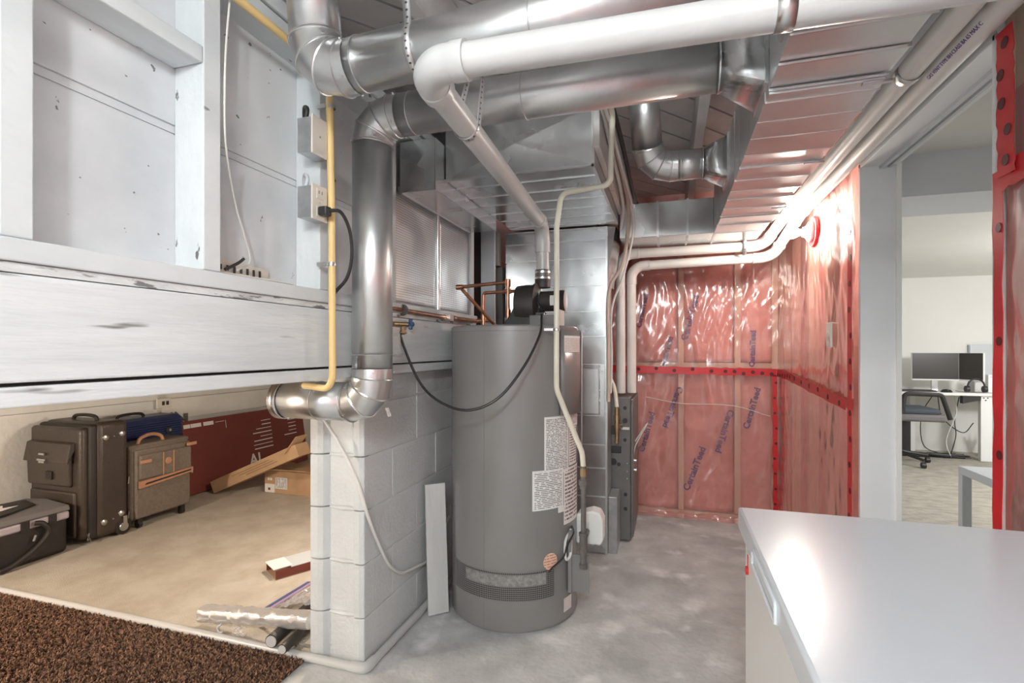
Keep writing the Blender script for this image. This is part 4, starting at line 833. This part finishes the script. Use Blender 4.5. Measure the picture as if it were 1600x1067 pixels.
MB().grid(lambda u, v: (-1.74 + .34 * u + .05 * v, 1.80 + .26 * v + .02 * u, .026 + .075 * min(1, u * 1.8) + .018 * abs(noise.noise((u * 7, v * 7, 5))) + .035 * u * (1 - abs(2 * v - 1)) + .012 * noise.noise((u * 20, v * 20, 9))), 34, 28).obj('film', 'clear_film', t)
mat('blue_zip', (.10, .11, .26), rough=.4); mat('violet_zip', (.34, .24, .38), rough=.4)
for dx, m in ((0, 'blue_zip'), (.022, 'violet_zip')): MB().add([(-1.715 + dx, 1.81, .060), (-1.697 + dx, 1.81, .062), (-1.663 + dx, 2.05, .078), (-1.681 + dx, 2.05, .076)], [(0, 1, 2, 3)]).obj('seal', m, t, smooth=False, solid=.003)
t = thing('opened_box', 'opened flat red box with torn white paper on the carpet', 'carton', (-1.95, 2.3, .01))
m_ = frame((.5, .87, 0), (-.87, .5, 0), (-1.90, 2.36, .011))
def fl(x0, x1, y0, y1, z0, z1, m, nm): MB().obox(m_ @ Matrix.Translation(((x0 + x1) / 2, (y0 + y1) / 2, (z0 + z1) / 2)), (x1 - x0) / 2, (y1 - y0) / 2, (z1 - z0) / 2).obj(nm, m, t, smooth=False)
fl(-.22, .25, -.075, .075, 0, .003, 'cardboard', 'bottom'); fl(-.22, .25, .072, .075, 0, .045, 'red_carton', 'side'); fl(-.22, .25, -.075, -.072, 0, .045, 'red_carton', 'side'); fl(-.14, .25, -.075, .075, .045, .048, 'grey_laminate', 'top'); fl(-.225, -.13, -.06, .075, .047, .051, 'paper', 'paper_scrap'); fl(.08, .16, -.02, .06, .049, .052, 'paper', 'paper_scrap')
# ---- chest freezer
t = thing('chest_freezer', 'white chest freezer with a broad smooth lid beside the doorway', 'freezer', (.43, .6, 0))
B(.160, .700, -.045, 1.208, .0, .806).obj('cabinet', 'freezer_side', t, bevel=.008)
ld = B(.147, .712, -.055, 1.22, .812, .86).obj('lid', 'freezer_white', t, bevel=.006, seg=3)
B(.152, .705, -.05, 1.214, .805, .813).obj('gasket', 'paper', t, smooth=False)
MB().sweep(fil([(.146, .80, .818), (.146, .80, .846), (.146, 1.005, .846), (.146, 1.005, .818), (.146, .80, .818)], .006, 3), .0032, 8).obj('handle_rim', 'freezer_white', ld)
MB().cyl((.161, 1.165, .742), (.155, 1.165, .742), .009, 14).obj('indicator_lamp', 'red_tape', t); B(.1585, .1605, 1.163, 1.167, .742, .775).obj('indicator_mark', 'red_tape', t, smooth=False)
# ---- insulation batts with print
def batt(lbl, x0, x1, z0, z1, words):
    f = lambda u, v: (x0 + (x1 - x0) * u, YB + .056 - .012 * math.sin(math.pi * u) + .008 * noise.noise((u * 5, v * 8, x0)) + .025 * (abs(2 * u - 1) ** 6), z0 + (z1 - z0) * v)
    t = MB().grid(f, 14, 30).obj('insulation_batt', 'insulation', wb, solid=.03); t['label'] = lbl
    for cx, cz, ang, sz in words:
        a = math.radians(ang); ln = sz * 2.75
        text('lettering', 'CertainTeed', 'blue_print', frame((math.cos(a), 0, math.sin(a)), (-math.sin(a), 0, math.cos(a)), (cx - math.cos(a) * ln, YB + .012, cz - math.sin(a) * ln)), sz, t, bold=.0022)
batt('pink insulation batt below the tape beside the furnace', -.226, .066, .045, 1.07, [(.005, .78, -110, .062), (-.135, .60, 75, .06)])
batt('pink insulation batt below the tape in the middle stud bay', .104, .444, .045, 1.07, [(.355, .62, -106, .062), (.20, .35, 70, .066)])
batt('narrow pink insulation batt below the tape at the corner', .482, .682, .045, 1.07, [(.575, .80, 75, .058)])
batt('pink insulation batt above the tape beside the furnace', -.226, .066, 1.115, 2.0, [(-.17, 1.5, 78, .05), (.0, 1.18, 75, .05)])
batt('pink insulation batt above the tape in the middle stud bay', .104, .444, 1.115, 2.0, [(.17, 1.44, 76, .066)])
batt('narrow pink insulation batt above the tape at the corner', .482, .682, 1.115, 2.0, [(.575, 1.22, 88, .05)])
# ---- plastic vapour barrier
def creased(a, b, s_, amp):
    """folds of slack plastic: long leaning pleats, broad billows and small crumples"""
    wx = a + .18 * noise.noise((a * 1.7, b * 1.1, s_)); wy = b + .25 * noise.noise((a * 1.3, b * 1.6, s_ + 3))
    pl = abs(noise.noise((wx * 7.5 + wy * 1.4, wy * .75, s_ + 5))) + .6 * abs(noise.noise((wx * 13 - wy * 4.5, wy * 1.8 + wx * 2, s_ + 8)))
    return amp * (1.1 * pl + .9 * noise.noise((wx * 2.4, wy * 1.6, s_ + 11)) + .22 * noise.noise((wx * 30, wy * 13, s_ + 2)) - .35)
def tape(t, pts, wdir, wd, nlogo, nm='tape', m='red_tape', jag=.004):
    P = [Vector(p) for p in pts]; W = Vector(wdir).normalized(); mb = MB(); K = 24; S = []
    for i in range(K + 1):
        u = i / K * (len(P) - 1); k = min(int(u), len(P) - 2); S.append(P[k].lerp(P[k + 1], u - k))
    for p in S: mb.v += [tuple(p - W * (wd / 2 + R.uniform(-jag, jag))), tuple(p + W * (wd / 2 + R.uniform(-jag, jag)))]
    mb.f = [(2 * i, 2 * i + 1, 2 * i + 3, 2 * i + 2) for i in range(K)]
    o = mb.obj(nm, m, t, smooth=False, solid=.0012)
    T_ = (P[-1] - P[0]).normalized(); nn = T_.cross(W).normalized()
    if nn.dot(Vector((0, -1, 0)) + Vector((-1, 0, 0))) < 0: nn = -nn
    for k in range(nlogo):
        u = (k + .5) / nlogo * (len(P) - 1); j = min(int(u), len(P) - 2); c_ = P[j].lerp(P[j + 1], u - j) + W * R.uniform(-.25, .25) * wd
        MB().cyl(c_ + nn * .0005, c_ + nn * .0018, min(.013, wd * .3), 14).obj('tape_mark', 'dark_red', o)
t = thing('plastic_sheet', 'shiny reddish plastic vapour sheet stapled over the studs of the back wall', 'plastic sheet', (-.1, YB, 0))
MB().grid(lambda u, v: (-.95 + 1.69 * u, YB - .014 + creased(-.95 + 1.69 * u, .02 + 2.2 * v, 1.0, .017), .02 + 2.2 * v), 170, 190).obj('sheet', 'vapour_film', t)
tape(t, [(-.40, YB - .034, 1.062), (.35, YB - .034, 1.052), (.70, YB - .034, 1.05)], (0, 0, 1), .05, 12)
tape(t, [(.690, YB - .034, 1.03), (.696, YB - .034, .10)], (1, 0, 0), .03, 9)
MB().sweep(spline([(-.16, YB - .04, .86), (.08, YB - .042, .82), (.42, YB - .042, .815), (.66, YB - .042, .75)]), .0022, 6).obj('string', 'white_cable', t)
MB().grid(lambda u, v: (-.3 + 1.0 * u, YB - .012 - .08 * v + .01 * noise.noise((u * 9, v * 3, 3)), .012 + .02 * noise.noise((u * 14, v * 4, 1)) * (1 - v) + .02 * (1 - v)), 50, 8).obj('sheet_skirt', 'vapour_film', t)
t = thing('plastic_sheet', 'wrinkled red plastic vapour sheet around the bulb on the doorway wall', 'plastic sheet', (XR, 3.1, 0))
MB().grid(lambda u, v: (XR - .018 + creased(2.38 + 1.47 * u, .02 + 2.15 * v, 7.0, .013), 2.38 + 1.465 * u, .02 + 2.15 * v), 170, 190).obj('sheet', 'vapour_film', t)
tape(t, [(XR - .034, 2.377, .05), (XR - .034, 2.377, 1.74)], (0, 1, 0), .052, 16)
tape(t, [(XR - .038, 3.81, 1.05), (XR - .036, 3.4, 1.035), (XR - .036, 2.42, .975)], (0, 0, 1), .05, 12)
t = thing('plastic_sheet', 'plastic vapour sheet over the wood beside the near doorway jamb', 'plastic sheet', (XR, .9, 0))
MB().grid(lambda u, v: (XR - .004 + creased(.2 + 1.235 * u, .02 + 1.62 * v, 3.0, .008), .2 + 1.235 * u, .02 + 1.62 * v), 90, 110).obj('sheet', 'vapour_film', t)
tape(t, [(XR - .014, 1.446, .05), (XR - .014, 1.446, 1.62)], (0, 1, 0), .036, 6)
tape(t, [(XR - .016, 1.43, 1.60), (XR - .016, 1.1, 1.62)], (0, 0, 1), .06, 4); tape(t, [(XR - .020, 1.405, 1.60), (XR - .020, 1.41, 1.93)], (0, 1, 0), .06, 5, jag=.004)
# ---- bulb, switch
t = thing('light_bulb', 'lit bare bulb in a white porcelain holder on the red plastic wall', 'light', (.67, 2.934, 1.77))
BC = (.700, 2.934, 1.812)
MB().lathe([(.052, .0), (.052, -.012), (.030, -.026), (.024, -.040)], BC, 'x', 28).obj('holder', 'porcelain', t)
MB().lathe([(.013, -.038), (.016, -.055), (.028, -.078), (.030, -.092), (.026, -.108), (.012, -.119), (.002, -.1215)], BC, 'x', 24).obj('globe', 'bulb_glow', t)
MB().lathe([(.050, .001), (.076, .003), (.080, .014), (.060, .030)], BC, 'x', 26).obj('tape_collar', 'red_tape', t, sharp=.1)
t = thing('light_switch', 'ivory light switch plate on the red plastic near the doorway', 'switch', (.72, 2.67, 1.22))
B(.706, .716, 2.638, 2.702, 1.218, 1.332).obj('plate', 'ivory_plate', t, smooth=False, bevel=.003); B(.700, .707, 2.664, 2.676, 1.262, 1.288).obj('toggle', 'ivory_plate', t, smooth=False, bevel=.002)
# ---- office furniture
t = thing('desk', 'white office desk with square legs against the office wall', 'desk', (3.1, 6.85, 0))
B(2.2, 4.1, 6.62, 7.16, .705, .735).obj('top', 'white_laminate', t, smooth=False, bevel=.004)
for x0 in (3.19, 2.24, 3.98):
    B(x0, x0 + .10, 6.645, 6.70, .006, .705).obj('leg', 'white_laminate', t, smooth=False, bevel=.003)
B(2.72, 2.77, 7.08, 7.14, .006, .705).obj('leg', 'white_laminate', t, smooth=False)
MB().prism([(3.03, .62), (3.19, .66), (3.19, .70), (3.03, .70)], 'y', 6.64, 6.70).obj('bracket', 'black_plastic', t, smooth=False)
for y, z in ((3.215, .685), (3.25, .685), (3.232, .66)): MB().cyl((y, 6.640, z), (y, 6.646, z), .006, 8).obj('screw', 'ink', t)
def monitor(lbl, c, rz, w_, h_):
    t = thing('monitor', lbl, 'monitor', (c[0], c[1], .735), 'monitors on the desk'); M_ = Matrix.Translation((c[0], c[1], 0)) @ Matrix.Rotation(rz, 4, 'Z')
    f_ = lambda x0, x1, y0, y1, z0, z1, nm, m: MB().obox(M_ @ Matrix.Translation(((x0 + x1) / 2, (y0 + y1) / 2, (z0 + z1) / 2)), (x1 - x0) / 2, (y1 - y0) / 2, (z1 - z0) / 2).obj(nm, m, t, smooth=False, bevel=.002)
    f_(-w_ / 2, w_ / 2, 0, .03, .855, .855 + h_, 'bezel', 'white_laminate'); f_(-w_ / 2 + .003, w_ / 2 - .003, -.003, 0, .87, .853 + h_, 'screen', 'screen'); f_(-.03, .03, .01, .03, .742, .86, 'stand', 'steel'); f_(-.11, .11, -.06, .09, .736, .744, 'foot', 'steel')
monitor('wide dark monitor with a pale bezel on the office desk', (2.87, 6.85), .0, .44, .31)
monitor('dark monitor turned sideways next to the wide monitor', (3.17, 6.80), -.95, .24, .31)
t = thing('headphones', 'black headphones resting upright on the office desk', 'headphones', (3.17, 6.69, .735))
MB().sweep([(3.17 + .075 * math.cos(a), 6.69, .80 + .085 * math.sin(a)) for a in [i * math.pi / 14 - .1 for i in range(16)]], .009, 8).obj('headband', 'black_plastic', t)
for x in (3.09, 3.245): MB().cyl((x - .015, 6.69, .775), (x + .015, 6.69, .775), .035, 16).obj('earcup', 'black_plastic', t)
t = thing('computer_mouse', 'black computer mouse on the desk before the monitor', 'mouse', (2.90, 6.67, .735)); MB().lathe([(.05, 0), (.052, .012), (.035, .028), (.01, .033)], (2.90, 6.68, .736), n=20).obj('shell', 'black_plastic', t); B(2.895, 2.905, 6.64, 6.67, .755, .765).obj('wheel', 'grey_fabric', t, smooth=False)
t = thing('keyboard', 'dark keyboard on the office desk', 'keyboard', (2.62, 6.74, .735)); B(2.45, 2.82, 6.68, 6.81, .736, .748).obj('case', 'dark_plastic', t, smooth=False, bevel=.003)
for i in range(12):
    for j in range(4): B(2.462 + i * .0295, 2.486 + i * .0295, 6.69 + j * .029, 6.714 + j * .029, .748, .754).obj('key', 'black_plastic', t, smooth=False)
t = thing('white_router', 'small white upright router box on the desk', 'router', (3.34, 6.78, .735)); B(3.30, 3.37, 6.74, 6.80, .736, .93).obj('case', 'white_laminate', t, smooth=False, bevel=.006); B(3.315, 3.355, 6.737, 6.741, .90, .91).obj('light_strip', 'grey_laminate', t, smooth=False)
tag(B(3.33, 3.70, 7.15, 7.19, .84, 1.26).obj('wall_panel', 'grey_laminate', smooth=False, bevel=.003), 'pale board standing behind the desk against the office wall', 'board')
t = thing('office_chair', 'black office chair with loop armrest at the desk', 'chair', (2.40, 6.36, 0))
B(2.10, 2.66, 6.10, 6.58, .47, .545).obj('seat', 'grey_fabric', t, bevel=.025, seg=3)
mat('slate_fabric', (.06, .075, .095), rough=.8)
B(2.12, 2.62, 6.12, 6.56, .54, .60).obj('cushion', 'slate_fabric', t, bevel=.025, seg=3)
MB().sweep(fil([(2.70, 6.14, .50), (2.62, 6.12, .745), (2.30, 6.11, .755), (2.28, 6.11, .56)], .04, 5), .022, 10).obj('armrest', 'black_plastic', t)
MB().sweep(fil([(2.14, 6.36, .50), (2.06, 6.36, .56), (2.04, 6.36, .9)], .05, 4), .02, 10).obj('back_support', 'black_plastic', t); B(1.99, 2.04, 6.14, 6.57, .70, 1.10).obj('backrest', 'black_nylon', t, bevel=.02)
MB().cyl((2.32, 6.36, .12), (2.32, 6.36, .50), .03, 16).obj('gas_lift', 'black_plastic', t)
for k in range(5):
    a = k * 2 * math.pi / 5 + .15; e_ = (2.32 + .30 * math.cos(a), 6.36 + .30 * math.sin(a), .085)
    lg = MB().cyl((2.32, 6.36, .13), e_, .022, 8, .014).obj('leg', 'black_plastic', t); MB().cyl((e_[0] - .018, e_[1], .034), (e_[0] + .018, e_[1], .034), .028, 14).obj('caster', 'black_plastic', lg)
tag(B(2.40, 2.59, 6.72, 7.10, .006, .44).obj('computer_tower', 'black_plastic', smooth=False, bevel=.006), 'black computer tower on the floor under the desk', 'computer')
for k, (l, p) in enumerate((('black cable hanging in a long loop below the desk', [(2.85, 6.75, .70), (2.90, 6.76, .45), (3.08, 6.76, .29), (3.18, 6.76, .40)]), ('thin black cable dropping straight to the floor below the monitor', [(2.83, 6.80, .70), (2.74, 6.85, .45), (2.76, 6.85, .12), (2.95, 6.85, .02)]), ('white cable hanging under the desk beside the bracket', [(3.0, 6.74, .70), (3.02, 6.75, .50), (2.93, 6.75, .2), (2.96, 6.72, .02)]), ('black cable kinked below the desk next to the leg', [(3.06, 6.78, .68), (3.02, 6.78, .42), (3.03, 6.78, .25), (2.98, 6.78, .02)]))):
    tag(MB().sweep(spline(p), .005, 6).obj('desk_cable', 'white_cable' if k == 2 else 'black_plastic'), l, 'cable')
t = thing('power_strip', 'tangle of black cables and a power strip on the office floor', 'power strip', (2.95, 6.8, 0)); B(2.80, 3.10, 6.74, 6.80, .005, .045).obj('strip', 'black_plastic', t, smooth=False, bevel=.005)
for k in range(14):
    p = [(2.55 + R.uniform(0, .6), 6.70 + R.uniform(0, .15), .012 + R.uniform(0, .03)) for _ in range(4)]; MB().sweep(spline(p), .005, 5).obj('cable', 'black_plastic', t)
t = thing('side_table', 'low pale grey square side table in the office doorway view', 'table', (2.07, 3.72, 0))
B(1.80, 2.35, 3.45, 4.0, .40, .45).obj('top', 'grey_laminate', t, smooth=False, bevel=.003)
for x in (1.80, 2.30):
    for y in (3.45, 3.95): B(x, x + .05, y, y + .05, .005, .40).obj('leg', 'grey_laminate', t, smooth=False, bevel=.002)
t = thing('floor_plant', 'small green leafy plant behind the desk leg', 'plant', (3.40, 6.85, 0)); MB().lathe([(.05, 0), (.065, .10), (.06, .10)], (3.40, 6.85, .005), n=18).obj('pot', 'grey_laminate', t)
for k in range(7):
    a = k * .9; MB().sweep([(3.40, 6.85, .10), (3.40 + .03 * math.cos(a), 6.85 + .03 * math.sin(a), .28), (3.40 + .08 * math.cos(a), 6.85 + .08 * math.sin(a), .36 + .02 * (k % 3))], [.006, .012, .002], 6).obj('leaf', 'leaf_green', t)
